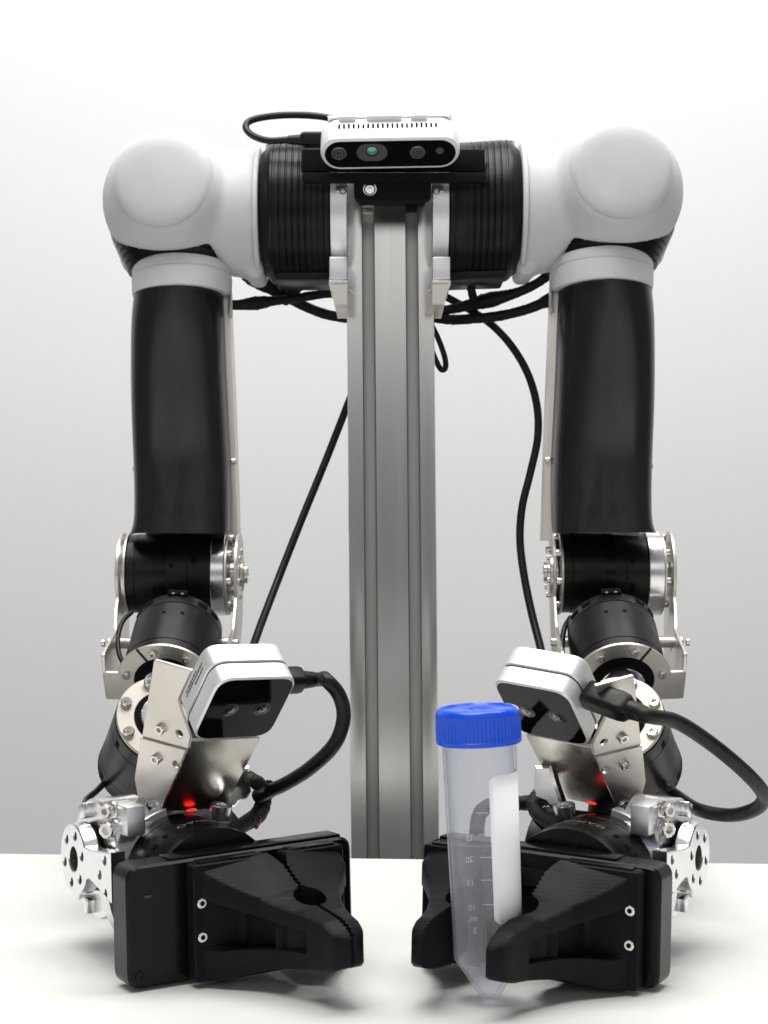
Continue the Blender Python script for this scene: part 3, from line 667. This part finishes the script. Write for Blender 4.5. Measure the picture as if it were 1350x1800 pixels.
#@@GRIPPER
# ------------------------------------------------------------------ parallel grippers resting on the table
QO = [(8, 35), (11, 32.5), (14, 30), (18, 26.5), (22, 23), (28, 18.5), (35, 15), (42, 12), (48, 9.8), (56, 8.4), (61, 7.8), (64, 7.3), (66.5, 6.4), (68.5, 4.9), (69.6, 3.4), (70, 2.4)]
ZI = [(8, 48.5), (12, 46.8), (16, 44.4), (25, 39.4), (36, 35), (43, 32.8), (52, 31.8), (60, 30.8), (66, 28.4), (68.5, 26.6), (70, 25)]
ZO = [(8, 45.4), (14, 41.6), (22, 37.6), (35, 33.8), (48, 31.6), (60, 30), (66, 27.4), (68.5, 25.8), (70, 24.4)]
ZB = [(8, 0.4), (15, 1.4), (22, 4.2), (32, 7.6), (46, 9.6), (58, 10.9), (66, 13), (68.5, 14.2), (70, 15.4)]
def jaw_mesh(G, Ls, side):
    """side +1: the outer jaw (q grows towards the gripper's outer end), -1: the inner jaw"""
    def pt(q, nn, h): return G(Ls - side * q, nn, h)
    secs = []; n = 8.0; ns = []
    while n < 70.1: ns.append(n); n += 1.1 if n < 66 else 0.6
    for i, nn in enumerate(ns):
        if nn < 17: qi = 0.6 + (17 - nn) * 0.42
        else: qi = 0.4 + (1.0 if i % 2 else 0) * (1 if not 29.5 < nn < 43 else 0)
        d = nn - 36.3
        if abs(d) < 6.6: qi = max(qi, 0.5 + math.sqrt(max(0, 6.6 ** 2 - d * d)) * 0.92)
        qo, zi, zo, zb = min(lerp(QO, nn), 35 if side > 0 else 30), lerp(ZI, nn), lerp(ZO, nn), lerp(ZB, nn)
        qo = max(qo, qi + 1.4)
        rec = max(0.0, min(1.0, (nn - 9.5) / 0.8)) * max(0.0, min(1.0, (49.5 - nn) / 0.8))
        if 32.5 < nn < 34.5: rec *= 0.4
        qw = qo - rec * 0.55 * max(0, qo - max(qi + 2.0, 4.6))
        tf, bf = lerp([(9, 10.5), (22, 8), (49, 6.5)], nn), lerp([(9, 13), (32, 8), (49, 6.5)], nn)
        zm = (zb + zo) / 2
        secs.append([pt(qi, nn, zb), pt(qo - 1.2, nn, zb), pt(qo, nn, zb + 1.2), pt(qo, nn, min(zb + bf, zm - 0.6)), pt(qw, nn, min(zb + bf + 0.6, zm - 0.3)), pt(qw, nn, max(zo - tf - 0.8, zm + 0.3)), pt(qo, nn, max(zo - tf, zm + 0.6)), pt(qo, nn, zo - 1.2), pt(qo - 1.3, nn, zo), pt(qi, nn, zi)])
    bm = B(); loft(bm, secs); return bm
def gripper(side, yaw, Lc, gap, label, dO=(0, 0, 0)):
    left = side < 0; T_ = ID if left else mirror(0)
    uu = Vector((math.cos(R(yaw)), math.sin(R(yaw)), 0.03)).normalized(); nv = Vector((math.sin(R(yaw)), -math.cos(R(yaw)), 0)); zz = uu.cross(nv) * -1
    if zz.z < 0: zz = -zz
    O = W(226, 1724, -440) + Vector(dO); O.z = 1.2
    G = lambda L, n_, h: O + uu * L + nv * n_ + zz * h
    T = thing('gripper', label, 'gripper', T_(G(57, 0, 0)), 'two-finger grippers on the table')
    # base plate: a thick rounded slab across the front
    hL, hH = 104, 48.5
    bm = B(); ol = fillet([(0, 0), (hL, 0), (hL, hH), (0, hH)], 6, 6)
    if uu.cross(zz).dot(nv) > 0: plate(bm, [ol], 15, G(0, -15, 0), uu, zz, 1.0)
    else: plate(bm, [ol], 15, G(0, 0, 0), uu, zz, 1.0)
    bp = obj('base_plate', bm, M['blkgloss'], T, T_)
    bm = B(); box(bm, G(60, -7.5, hH + 0.4), 80, 11, 1.2, uu, nv, zz, 0.4); obj('top_cover', bm, M['blkgloss'], bp, T_)
    for h in (11, 38):
        bm = B(); box(bm, G(63, 0.3, h), 66, 1.6, 7, uu, nv, zz, 0.5); obj('guide_rail', bm, M['blk'], bp, T_)
    for L_, h in ((5, 5), (99.5, 43.5), (99.5, 5)):
        screw(bp, G(L_, 0, h), nv, 2.0, 0.6, T_, M['blkgloss'])
    screw(bp, G(62, 1.9, 38), nv, 2.2, 0.8, T_)
    bm = B(); box(bm, G(9, 0.05, 36), 3.0, 0.4, 0.8, uu, nv, zz, 0); obj('index_mark', bm, M['ink'], bp, T_)
    for s, Ls in ((1, Lc - gap), (-1, Lc + gap)):
        bm = jaw_mesh(G, Ls, s); j = obj('finger', bm, M['jaw'], T, T_, smooth=38)
        bw = 35 if s > 0 else 29; c = Ls - s * (3 + bw / 2)
        bm = B(); plate(bm, [fillet([(-bw / 2, 0.6), (bw / 2, 0.6), (bw / 2, 47.6), (-bw / 2, 47.6)], 2, 4)], 7, G(c, 9, 0) if uu.cross(zz).dot(nv) < 0 else G(c, 2, 0), uu, zz, 0.5)
        obj('finger_base', bm, M['jaw'], j, T_)
        for h in (18.6, 32.2) if s > 0 else (): screw(j, G(Ls - s * 34.5, 8.6, h), nv, 2.1, 1.0, T_)
        bm = B(); box(bm, G(c, 5, 48.0), bw - 7, 6, 1.0, uu, nv, zz, 0.3); obj('carriage_strip', bm, M['blkgloss'], j, T_)
    # drive motor behind the plate
    mc = lambda t: G(45, t, 28)
    bm = B(); lathe(bm, mc(-15), -nv, [(-2, 29), (4, 29.5), (5, 30), (26, 30), (26.2, 29.6), (26.7, 29.6), (27, 30), (35, 30), (36, 29)], 72)
    mo = obj('drive_motor', bm, M['blkgloss'], T, T_)
    bm = B(); lathe(bm, mc(-50), -nv, [(0, 26), (0, 32.7), (0.5, 33.2), (7, 33.2), (7.5, 32.7), (7.5, 26)], 48, x=zz, a0=-128, a1=-9, close=True); obj('motor_flange', bm, M['alumatt'], mo, T_)
    bm = B(); cyl(bm, mc(-57), mc(-66), 22); obj('motor_rear', bm, M['blk'], mo, T_)
    up_ = zz
    def on_motor(a, t, r=30.2):
        d = zz * math.cos(R(a)) + uu * math.sin(R(a)); return mc(t) + d * r, d
    if left: lp_ = W(337, 1423, -362)
    else: lp_ = W(1039, 1411, -356); lp_.x = 2 * SYM - lp_.x
    bm = B(); lathe(bm, lp_ - zz * 0.5, zz, [(0, 1.8), (0.4, 1.8), (0.8, 1.2), (0.9, 0)], 24)
    for v_ in bm.verts: v_.co = lp_ + (v_.co - lp_).dot(uu) * uu * 1.4 + (v_.co - lp_).dot(nv) * nv * 0.6 + (v_.co - lp_).dot(zz) * zz
    obj('status_light', bm, M['led'], mo, T_)
    p, d = on_motor(62, -28, 31); bm = B(); box(bm, p, 9, 15, 6, zz.cross(nv), nv, d, 1.2); obj('cable_socket', bm, M['blk'], mo, T_)
    for k in range(3):
        p, d = on_motor(-32 - 12 * k, -27, 30.1); bm = B(); box(bm, p, 2.0 + k, 3.2, 0.5, d.cross(nv), nv, d, 0); obj('motor_slot', bm, M['dark'], mo, T_)
    # lettering wrapped round the top of the motor, read from the other side of the table
    if True:
        c = bpy.data.curves.new('t', 'FONT'); c.body = 'DAMIAO'; c.size = 5.2; c.extrude = 0.04; c.align_x = 'CENTER'; c.align_y = 'CENTER'; c.space_character = 1.25
        t = bpy.data.objects.new('t', c); bm = B(); bm.from_mesh(t.to_mesh()); t.to_mesh_clear(); bpy.data.objects.remove(t); bpy.data.curves.remove(c)
        bmesh.ops.subdivide_edges(bm, edges=[e for e in bm.edges if e.calc_length() > 1.5], cuts=2)
        s_ = 1 if left else -1                     # keep the letters unmirrored on the mirrored arm
        for v in bm.verts:
            a = math.degrees(-s_ * v.co.x / 30.2) + 2; pp, d = on_motor(a, -27 + v.co.y, 30.12 + v.co.z); v.co = pp
        if not left: bmesh.ops.reverse_faces(bm, faces=bm.faces)
        obj('lettering', bm, M['laser'], mo, T_, smooth=0)
    # pitch joint: bright milled hub, arm and motor at the outer rear
    Hc = W(133, 1507, -375); rel = Hc - (W(226, 1724, -440)); 
    u0 = Vector((math.cos(R(32)), math.sin(R(32)), 0)); n0 = Vector((math.sin(R(32)), -math.cos(R(32)), 0))
    HL, HN = rel.dot(u0), rel.dot(n0)
    if not left: HL += 2.0
    hz = 39.5
    Hq = lambda l, n_, h: G(HL + l, HN + n_, hz + h)
    holes = [circ(0, 0, 5.4, 28)] + [circ(10.8 * math.cos(R(a)), 10.8 * math.sin(R(a)), 1.9, 16) for a in range(15, 375, 60)] + [circ(x_, y_, 1.9, 16) for x_, y_ in ((37, 5.5), (31, -1.5), (37, -8.5))]
    arm_ = circ(0, 0, 15.6, 44, 29, 335) + [(19, -5.6), (27, -7.4), (43, -11.5), (43, 9.5), (20, 7.2)]
    bm = B(); flip = nv.cross(zz).dot(uu) > 0
    plate(bm, [arm_] + holes, 7, Hq(0, 0, 0) if flip else Hq(7, 0, 0), nv, zz, 0.5)
    hb = obj('pitch_arm', bm, M['alu'], T, T_, smooth=25)
    for x_, y_ in ((37, 5.5), (31, -1.5), (37, -8.5)): screw(hb, Hq(5.5, x_, y_), -uu, 1.75, 2.5, T_)
    for a in range(15, 375, 60): screw(hb, Hq(6.5, 10.8 * math.cos(R(a)), 10.8 * math.sin(R(a))), -uu, 1.75, 2.0, T_)
    bm = B(); cyl(bm, Hq(6.8, 0, 0), Hq(8.4, 0, 0), 15, 40); obj('hub_back', bm, M['dark'], hb, T_)
    bm = B(); lathe(bm, Hq(9, 3.5, -0.5), uu, [(0, 12), (0, 25.4), (0.8, 26.2), (19, 26.2), (20, 25.2), (20, 12)], 72, close=True)
    pm = obj('pitch_motor_face', bm, M['alu'], T, T_, smooth=25)
    for a in (228, 255, 110):
        bm = B(); d = nv * math.cos(R(a)) + zz * math.sin(R(a)); box(bm, Hq(7.6, 3.5, -0.5) + d * 21.5, 4, 6, 6.5, uu, d.cross(uu), d, 0.6); obj('stop_lug', bm, M['alu'], pm, T_)
    bm = B(); lathe(bm, Hq(29, 3.5, -7), uu, [(0, 21), (0.5, 22), (44, 22), (45, 21)], 56); obj('pitch_motor', bm, M['blk'], T, T_)
    bm = B(); box(bm, Hq(16, 24.5, 19.5), 9, 19, 13, uu, nv, zz, 1.4, 2); cb = obj('clamp_block', bm, M['alumatt'], T, T_)
    for n_, h, rr in ((20.5, 23, 3.0), (21.5, 15.0, 3.5)):
        dsc = (-uu * 0.8 + nv * 0.6).normalized(); screw(cb, Hq(8.5, n_, h), dsc, rr, 2.8, T_)
        bm = B(); cyl(bm, Hq(12, n_ - 1, h), Hq(12, n_ - 1, h) + dsc * 2.6, rr + 0.8, 24); obj('screw_boss', bm, M['alu'], cb, T_)
    bm = B(); cyl(bm, Hq(9, 20, 6.5), Hq(40, 20, 6.5), 4.4, 28); obj('cross_pin', bm, M['alu'], pm, T_)
    # inner yoke lobe on the far side of the wrist
    bm = B(); lathe(bm, W(386, 1438, -362), (0.12, -0.1, 1), [(0, 5.0), (6, 5.0), (6.5, 4.6), (6.5, 2.4), (5.4, 2.1), (5.4, 0)], 36); yk = obj('yoke_lobe', bm, M['alu'], T, T_)
    pl, pn = W(415, 1380, -350), -nv
    ex_ = zz.cross(pn).normalized(); lp = []
    for q in ((440, 1346), (443, 1392), (436, 1404), (420, 1411), (416, 1418), (396, 1424), (392, 1412), (404, 1376), (412, 1346)):
        d_ = hit(*q, pl, pn) - pl; lp.append((d_.dot(ex_), d_.dot(zz)))
    bm = B(); o_ = pl; plate(bm, [lp], 7, o_ if ex_.cross(zz).dot(pn) > 0 else o_, ex_, zz, 1.2); obj('yoke_cheek', bm, M['alu'], yk, T_)
    return T, G, T_
GR_L = gripper(-1, 32, 63, 0.0, 'closed empty black gripper lying on the table on the left')
GR_R = gripper(1, 29, 57, 13.0, 'open black gripper on the right with the plastic tube between its fingers')

#@@TUBE
# ------------------------------------------------------------------ conical tube with blue screw cap
tip = W(862, 1758, -450); tip.z = 0.4; top = W(839, 1243, -453)
AX = (top - tip).normalized(); k_ = (top - tip).length / 115.0
TT = thing('centrifuge_tube', 'clear plastic conical tube with ribbed blue cap and white label', 'tube', tip)
tx, ty, tz = frame(AX, (1, 0, 0))
if ty.y < 0: ty = -ty
RT = [(17.5, 13.5), (30, 13.55), (100, 14.5)]
prof = [(0, 0), (0, 2.8), (0.5, 3.2), (16.6, 13.1), (17.5, 13.5), (30, 13.55), (102, 14.55), (102, 13.3), (30, 12.4), (17.8, 12.3), (16.9, 11.9), (2.0, 2.2), (1.6, 0)]
bm = B(); lathe(bm, tip, AX, [(d * k_, r) for d, r in prof], 72, x=tx); tb = obj('tube_body', bm, M['tube'], TT, smooth=40)
bm = B()                                          # cap: skirt with fine upright ribs, raised rim, dished top
NR = 128
def capring(h, r, rib): return [bm.verts.new(tip + AX * h * k_ + (tx * math.cos(2 * math.pi * i / NR) + ty * math.sin(2 * math.pi * i / NR)) * (r - (rib if i % 2 else 0))) for i in range(NR)]
rr_ = [capring(*q) for q in ((101.2, 15.4, 0), (101.2, 16.4, 0), (101.7, 16.75, 0), (102.8, 16.75, 0), (103.1, 16.75, 0.45), (112.0, 16.6, 0.45), (112.6, 16.55, 0.2), (113.6, 16.3, 0), (114.6, 15.6, 0), (115.0, 14.9, 0), (115.0, 14.2, 0), (114.3, 13.6, 0), (114.1, 12, 0), (114.2, 3, 0), (113.8, 2.4, 0), (113.9, 0.6, 0))]
for a, b in zip(rr_, rr_[1:]):
    for i in range(NR): bm.faces.new([a[i - 1], a[i], b[i], b[i - 1]])
bm.faces.new(rr_[-1]); obj('screw_cap', bm, M['cap'], TT, smooth=35)
def on_tube(ang, h, off=0.0):                      # ang from the front, positive to the right
    r = lerp(RT, h) + off; return tip + AX * h * k_ + (tx * math.sin(R(ang)) - ty * math.cos(R(ang))) * r
bm = B(); g = []
a0, a1, h0, h1 = 9, 112, 33, 90
for i in range(25):
    a = a0 + (a1 - a0) * i / 24; t = 2.0 * (1 - min(1, i / 1.6)) if i < 2 else 0
    g.append([bm.verts.new(on_tube(a, h, 0.12)) for h in (h0 + t, h1 - t)])
for p, q in zip(g, g[1:]): bm.faces.new([p[0], q[0], q[1], p[1]])
sl = obj('paper_label', bm, M['paper'], TT)
md = sl.modifiers.new('thickness', 'SOLIDIFY'); md.thickness = 0.00012; md.offset = 1
def back_text(s, px, py, size):                    # printed on the far wall, so it reads mirrored from here
    p = W(px, py, tip.y); h = (p - tip).dot(AX) / k_; r = lerp(RT, h); xo = (p - (tip + AX * h * k_)).dot(tx)
    c = bpy.data.curves.new('t', 'FONT'); c.body = s; c.size = size; c.extrude = 0.02; c.offset = 0.05; c.align_x = 'CENTER'; c.align_y = 'CENTER'
    t = bpy.data.objects.new('t', c); bm = B(); bm.from_mesh(t.to_mesh()); t.to_mesh_clear(); bpy.data.objects.remove(t); bpy.data.curves.remove(c)
    for v in bm.verts:
        ang = 180 - math.degrees(math.asin(max(-1, min(1, xo / r)))) + math.degrees(v.co.x / r); v.co = on_tube(ang, h + v.co.y, 0.06 + v.co.z)
    obj('graduation_number', bm, M['print'], TT, smooth=0)
for s, px, py in (('25', 828, 1484), ('20', 828, 1523), ('15', 830, 1565), ('10', 833, 1609), ('mL', 833, 1629), ('5', 838, 1651)): back_text(s, px, py, 3.3)
for x0, x1, py in ((842, 862, 1440), (845, 866, 1479), (847, 868, 1520), (849, 870, 1561), (852, 872, 1605)):
    bm = B(); p, q = W(x0, py, tip.y), W(x1, py, tip.y); h = (p - tip).dot(AX) / k_; r = lerp(RT, h); vs = []
    for i in range(6):
        xo = (p.lerp(q, i / 5) - (tip + AX * h * k_)).dot(tx); ang = 180 - math.degrees(math.asin(max(-1, min(1, xo / r)))); vs.append([bm.verts.new(on_tube(ang, h + e, 0.07)) for e in (-0.16, 0.16)])
    for a, b in zip(vs, vs[1:]): bm.faces.new([a[0], b[0], b[1], a[1]])
    obj('graduation_line', bm, M['print'], TT, smooth=0)

#@@HEAD
# ------------------------------------------------------------------ head camera and its black bracket
HC = W(686, 270, -72); hx = Vector((1, 0, 0.018)).normalized()
tl = R(53); hn = Vector((0, -math.cos(tl), -math.sin(tl))); hn = (hn - hx * hn.dot(hx)).normalized(); ht = hn.cross(hx)
if ht.z < 0: ht = -ht
HD = thing('head_camera', 'long white stereo camera with four lenses on top of the post', 'camera', HC - hn * 12)
def stadium(w, h, n=16):
    r = h / 2; return circ(w / 2 - r, 0, r, n, -90, 90) + circ(-(w / 2 - r), 0, r, n, 90, 270)
bm = B(); secs = []
for d, w, h in ((0.2, 86.5, 22.3), (0, 87.6, 23.4), (-0.6, 88.8, 24.4), (-1.8, 90, 25), (-15, 90, 25), (-19, 89.4, 24.6), (-21.5, 87.6, 23), (-23, 84, 20)):
    secs.append([HC + hx * a + ht * b + hn * d for a, b in stadium(w, h)])
loft(bm, secs); hb = obj('housing', bm, M['whitebody'], HD, smooth=40)
bm = B(); loft(bm, [[HC + hx * a + ht * b + hn * d for a, b in stadium(84.5, 20.4)] for d in (-0.2, 0.4)]); hg = obj('front_glass', bm, M['glass'], HD, smooth=30)
def face_px(px, py): return hit(px, py, HC + hn * 0.45, hn)
for px, py in ((596, 270), (734, 268)):
    c = face_px(px, py)
    for r, d, mm in ((5.0, 0.05, 'lens'), (3.6, 0.10, 'lensdark'), (2.9, 0.15, 'lens'), (1.6, 0.2, 'lensdark'), (0.8, 0.25, 'lens')):
        bm = B(); lathe(bm, c, hn, [(0, r), (d, r * 0.96), (d + 0.02, 0)], 32)
        if r == 5.0: le = obj('lens', bm, M[mm], hg)
        else: obj('lens_ring', bm, M[mm], le)
c = face_px(654, 268); bm = B(); loft(bm, [[c + hx * a + ht * b + hn * d for a, b in stadium(20, 13.6)] for d in (0, 0.08)]); pj = obj('projector_window', bm, M['lens'], hg, smooth=0)
bm = B(); lathe(bm, face_px(654, 266) + hn * 0.1, hn, [(0, 4.2), (0.1, 4.1), (0.12, 0)], 32); obj('projector_bezel', bm, M['lensdark'], pj)
bm = B(); lathe(bm, face_px(654, 265) + hn * 0.25, hn, [(0, 3.4), (0.3, 3.1), (0.9, 1.8), (1.1, 0)], 32); obj('projector_lens', bm, M['lensgreen'], pj)
bm = B(); lathe(bm, face_px(773, 265), hn, [(0, 2.6), (0.1, 2.5), (0.12, 0)], 24); obj('colour_lens', bm, M['lens'], hg)
for k in range(21):
    c = HC + hx * (-34.2 + k * 3.12 + 1.6) + ht * 12.42 - hn * 12.2
    bm = B(); plate(bm, [stadium(5.2, 1.5, 5)], 0.25, c - ht * 0.1, hn, hx if hn.cross(hx).dot(ht) > 0 else -hx, 0); obj('vent_slot', bm, M['dark'], hb, smooth=0)
for x_, w_ in ((-27.5, 11), (-3.5, 23), (19, 11)):
    bm = B(); box(bm, HC + hx * x_ + ht * 13.2 - hn * 20.5, w_, 6, 5, hx, ht, hn, 0.6); obj('mount_tab', bm, M['whitebody'], HD)
bm = B(); box(bm, HC + hx * 0 + ht * 9 - hn * 22.6, 80, 8, 1.2, hx, ht, hn, 0.3); obj('back_plate', bm, M['alu'], HD)
HB = thing('camera_bracket', 'black bar and plate holding the long white camera on the post', 'bracket', (MX, -18, MTOP - 20))
b0, b1 = W(533, 303, -58), W(855, 320, -58)
bm = B(); box(bm, ((b0.x + b1.x) / 2, -55.5, (b0.z + b1.z) / 2), b1.x - b0.x, 5, b0.z - b1.z, bev=0.5); obj('cross_bar', bm, M['matte'], HB)
u0_, u1_ = W(530, 263, -48), W(852, 304, -48)
bm = B(); box(bm, ((u0_.x + u1_.x) / 2, -48.5, (u0_.z + u1_.z) / 2), u1_.x - u0_.x, 4, u0_.z - u1_.z - 1, bev=0.6); obj('rear_plate', bm, M['matte'], HB)
t0, t1 = W(622, 306, -56), W(758, 352, -56)
bm = B(); w2, h2 = (t1.x - t0.x) / 2, t0.z - t1.z
sc_ = W(650, 331, -56); hxo, hzo = sc_.x - (t0.x + t1.x) / 2, sc_.z - t1.z
plate(bm, [fillet([(-w2, 0), (w2, 0), (w2, h2), (-w2, h2)], [5, 5, 0.5, 0.5]), circ(hxo, hzo, 4.6, 32)], 9, ((t0.x + t1.x) / 2, -47, t1.z), (1, 0, 0), (0, 0, 1), 0.4)
tab = obj('post_plate', bm, M['matte'], HB)
bm = B(); box(bm, ((t0.x + t1.x) / 2, -31, t1.z + 11), t1.x - t0.x - 6, 31.6, 10, bev=0.4); obj('spacer_block', bm, M['matte'], HB)
bm = B(); ring(bm, (sc_.x, -47.2, sc_.z), (0, -1, 0), 0, 6.4, 3.9, 4.55, 32, 0.2); obj('washer', bm, M['alu'], tab)
screw(tab, (sc_.x, -50.5, sc_.z), (0, -1, 0), 3.3, 2.4)

#@@CABLES
# ------------------------------------------------------------------ cables
def cable(name, label, pts, r, m='rubber', cat='cable', group=None, rough=0, n=12, seg=14):
    P = [W(*p) for p in pts]; T = thing(name, label, cat, P[0], group); bm = B(); sweep(bm, P, r, seg, n, rough=rough)
    obj('sheath', bm, M[m], T, smooth=60); return T
def plug(T, p, q, w, h, up, neck=8, nr=2.6):
    p, q = Vector(p), Vector(q); d = (q - p).normalized(); s = d.cross(Vector(up)).normalized(); t = s.cross(d); L = (q - p).length
    sec = fillet([(-w / 2, -h / 2), (w / 2, -h / 2), (w / 2, h / 2), (-w / 2, h / 2)], min(w, h) * 0.28, 4)
    bm = B(); loft(bm, [[p + d * (L * k) + s * a * f + t * b * f for a, b in sec] for k, f in ((0, 0.94), (0.03, 1), (0.78, 1), (0.92, 0.93), (1, 0.72))]); o = obj('plug', bm, M['blk'], T, smooth=30)
    bm = B(); cyl(bm, q - d, q + d * neck, nr + 1.4, 20, 0.6, nr + 0.7); obj('strain_relief', bm, M['rubber'], o)
    bm = B(); box(bm, p - d * 0.8, w * 0.5, h * 0.35, 2.6, s, t, d, 0.3); obj('connector_shell', bm, M['gold'], o); return o
# head camera lead
T = cable('usb_cable', 'thin black cable looping from the left end of the head camera', [(506, 246, -45), (470, 247, -42), (442, 237, -36), (432, 222, -30), (446, 210, -26), (490, 203, -24), (545, 203, -24), (590, 210, -26), (620, 222, -28)], 2.3)
plug(T, W(568, 246, -47), W(529, 246, -46), 12, 9, (0, 0, 1), 9, 2.2)
# wrist camera leads
C, u, v, n = CAM_L[1:]
ps = C + u * 19.4 + v * -3.5 - n * 12.5; pe = ps + u * 12.5
T = cable('usb_cable', 'black cable curling from the left wrist camera down to the gripper', [], 1) if False else None
def lead(label, P, r=3.5):
    T = thing('usb_cable', label, 'cable', P[0]); bm = B(); sweep(bm, P, r * 0.94, 16, 14); obj('sheath', bm, M['rubber'], T, smooth=60); return T
T = lead('black cable curling from the left wrist camera down behind the gripper', [pe + u * 3, pe + u * 10, W(572, 1194, -388), W(596, 1222, -388), W(604, 1262, -386), W(588, 1308, -382), (W(548, 1348, -374)), W(505, 1376, -364), W(468, 1393, -354), W(452, 1400, -350)], 3.4)
plug(T, ps, pe, 10, 10, v, 6, 2.8)
C, u, v, n = CAM_R[1:]
dirp = (u * 0.84 + n * 0.13 + v * 0.02).normalized(); ps = C + u * 20 + v * -5.5 - n * 10.5; pe = ps + dirp * 22
T = lead('black cable sweeping out to the right from the right wrist camera', [pe + dirp * 2, pe + dirp * 9, W(1188, 1268, -398), W(1240, 1300, -388), W(1292, 1341, -380), W(1330, 1378, -370), W(1343, 1402, -360), W(1328, 1422, -350), W(1285, 1433, -335), W(1230, 1424, -318), W(1190, 1400, -290), W(1170, 1385, -285)], 3.5)
plug(T, ps, pe, 11.3, 10, v, 8, 2.9)
# bundles behind the shoulders
def bundle(label, pts, r, rough=0.12): return cable('cable_bundle', label, pts, r, 'braid', 'cable', 'braided cables behind the shoulders', rough, 14, 12)
bul = lambda r, c, w, a: (lambda t: r + a * math.exp(-((t - c) / w) ** 2))
bundle('braided black cable from the left collar passing behind the post, lower end', [(392, 536, 18), (420, 536, 20), (450, 533, 24), (480, 529, 28), (515, 525, 32), (560, 518, 36), (610, 514, 40), (650, 514, 42)], bul(3.2, 0.28, 0.12, 1.8))
bundle('braided black cable sagging from the left shoulder cover to the post', [(415, 462, 30), (437, 487, 32), (470, 503, 36), (500, 520, 40), (535, 538, 42), (575, 553, 42), (620, 560, 42), (660, 562, 42)], bul(3.6, 0.25, 0.14, 1.6))
bundle('short black cable dropping from under the left shoulder motor', [(527, 490, 26), (519, 505, 30), (508, 522, 36), (500, 530, 40)], bul(3.6, 0.2, 0.3, 2.0))
bundle('braided black cable from the right shoulder cover, upper of two', [(978, 470, 6), (950, 494, 10), (915, 512, 16), (875, 524, 22), (840, 532, 28), (800, 542, 32), (765, 548, 36), (735, 550, 40)], bul(3.5, 0.5, 0.12, 2.2))
bundle('braided black cable from the right collar, lower of two', [(985, 518, -2), (960, 530, 4), (925, 544, 12), (880, 555, 20), (835, 560, 26), (795, 562, 32), (760, 558, 36), (735, 554, 40)], bul(3.6, 0.1, 0.08, 1.2))
bundle('short black cable dropping from under the right shoulder motor', [(822, 488, 8), (828, 508, 16), (833, 528, 24), (838, 540, 28)], 3.0)
cable('power_cable', 'long black cable snaking down on the right between post and arm', [(760, 508, 42), (792, 526, 38), (830, 547, 34), (868, 574, 30), (902, 612, 26), (929, 660, 22), (944, 715, 18), (945, 770, 14), (932, 832, 10), (918, 890, 6), (914, 948, 2), (921, 1010, -6), (934, 1075, -16), (950, 1138, -30), (962, 1190, -50)], 2.75)
cable('power_cable', 'straight black cable running down on the left from post to wrist', [(650, 610, 40), (617, 696, 34), (574, 806, 24), (530, 914, 10), (486, 1026, -10), (452, 1116, -40), (438, 1160, -60)], 2.7)
cable('power_cable', 'small black cable loop hanging beside the post under the right shoulder', [(752, 560, 30), (768, 590, 28), (781, 625, 26), (783, 646, 25), (775, 649, 26), (764, 628, 28), (754, 600, 32)], 2.0)
cable('motor_wire', 'thin black wire bowed beside the left forearm motor', [(232, 1076, -70), (216, 1092, -78), (208, 1118, -86), (209, 1148, -95), (220, 1172, -104)], 1.5)
cable('motor_wire', 'thin black wire bowed beside the right forearm motor', [(1003, 1085, -70), (992, 1105, -78), (988, 1135, -86), (990, 1165, -95)], 1.7)
cable('motor_wire', 'thin black wire under the left wrist motor', [(184, 1376, -272), (168, 1392, -290), (152, 1406, -312), (150, 1418, -330)], 1.6)
T = cable('wire_harness', 'black braided harness hanging behind the left gripper, tied in a loop', [(408, 1366, -326), (432, 1366, -332), (452, 1376, -364), (464, 1392, -338), (462, 1414, -340), (452, 1434, -346), (432, 1447, -356), (412, 1458, -366), (395, 1466, -372)], bul(3.3, 0.62, 0.2, 0.6), 'braid', rough=0.12, n=14)
bm = B(); sweep(bm, [W(462, 1378, -344), W(474, 1374, -346), W(484, 1384, -342), W(482, 1396, -338), W(470, 1404, -334), W(462, 1400, -336)], 0.9, 10, 8); obj('cable_tie', bm, M['rubber'], T)
bm = B(); sweep(bm, [W(457, 1436, -350), W(455, 1446, -351), W(450, 1455, -354)], 0.9, 8, 6); obj('red_wire', bm, M['redwire'], T)
cable('wire_harness', 'black braided harness beside the right gripper, seen partly through the tube', [(985, 1392, -322), (955, 1405, -326), (930, 1411, -330), (895, 1412, -332), (866, 1414, -334), (848, 1424, -336), (840, 1442, -340), (838, 1468, -348)], 3.4, 'braid', rough=0.12, n=14)
cable('wire_harness', 'short black lead curling down onto the motor of the right gripper', [(948, 1395, -335), (938, 1412, -340), (946, 1432, -350), (966, 1446, -362), (985, 1455, -372)], 3.4, 'braid', rough=0.12, n=12)
#@@END
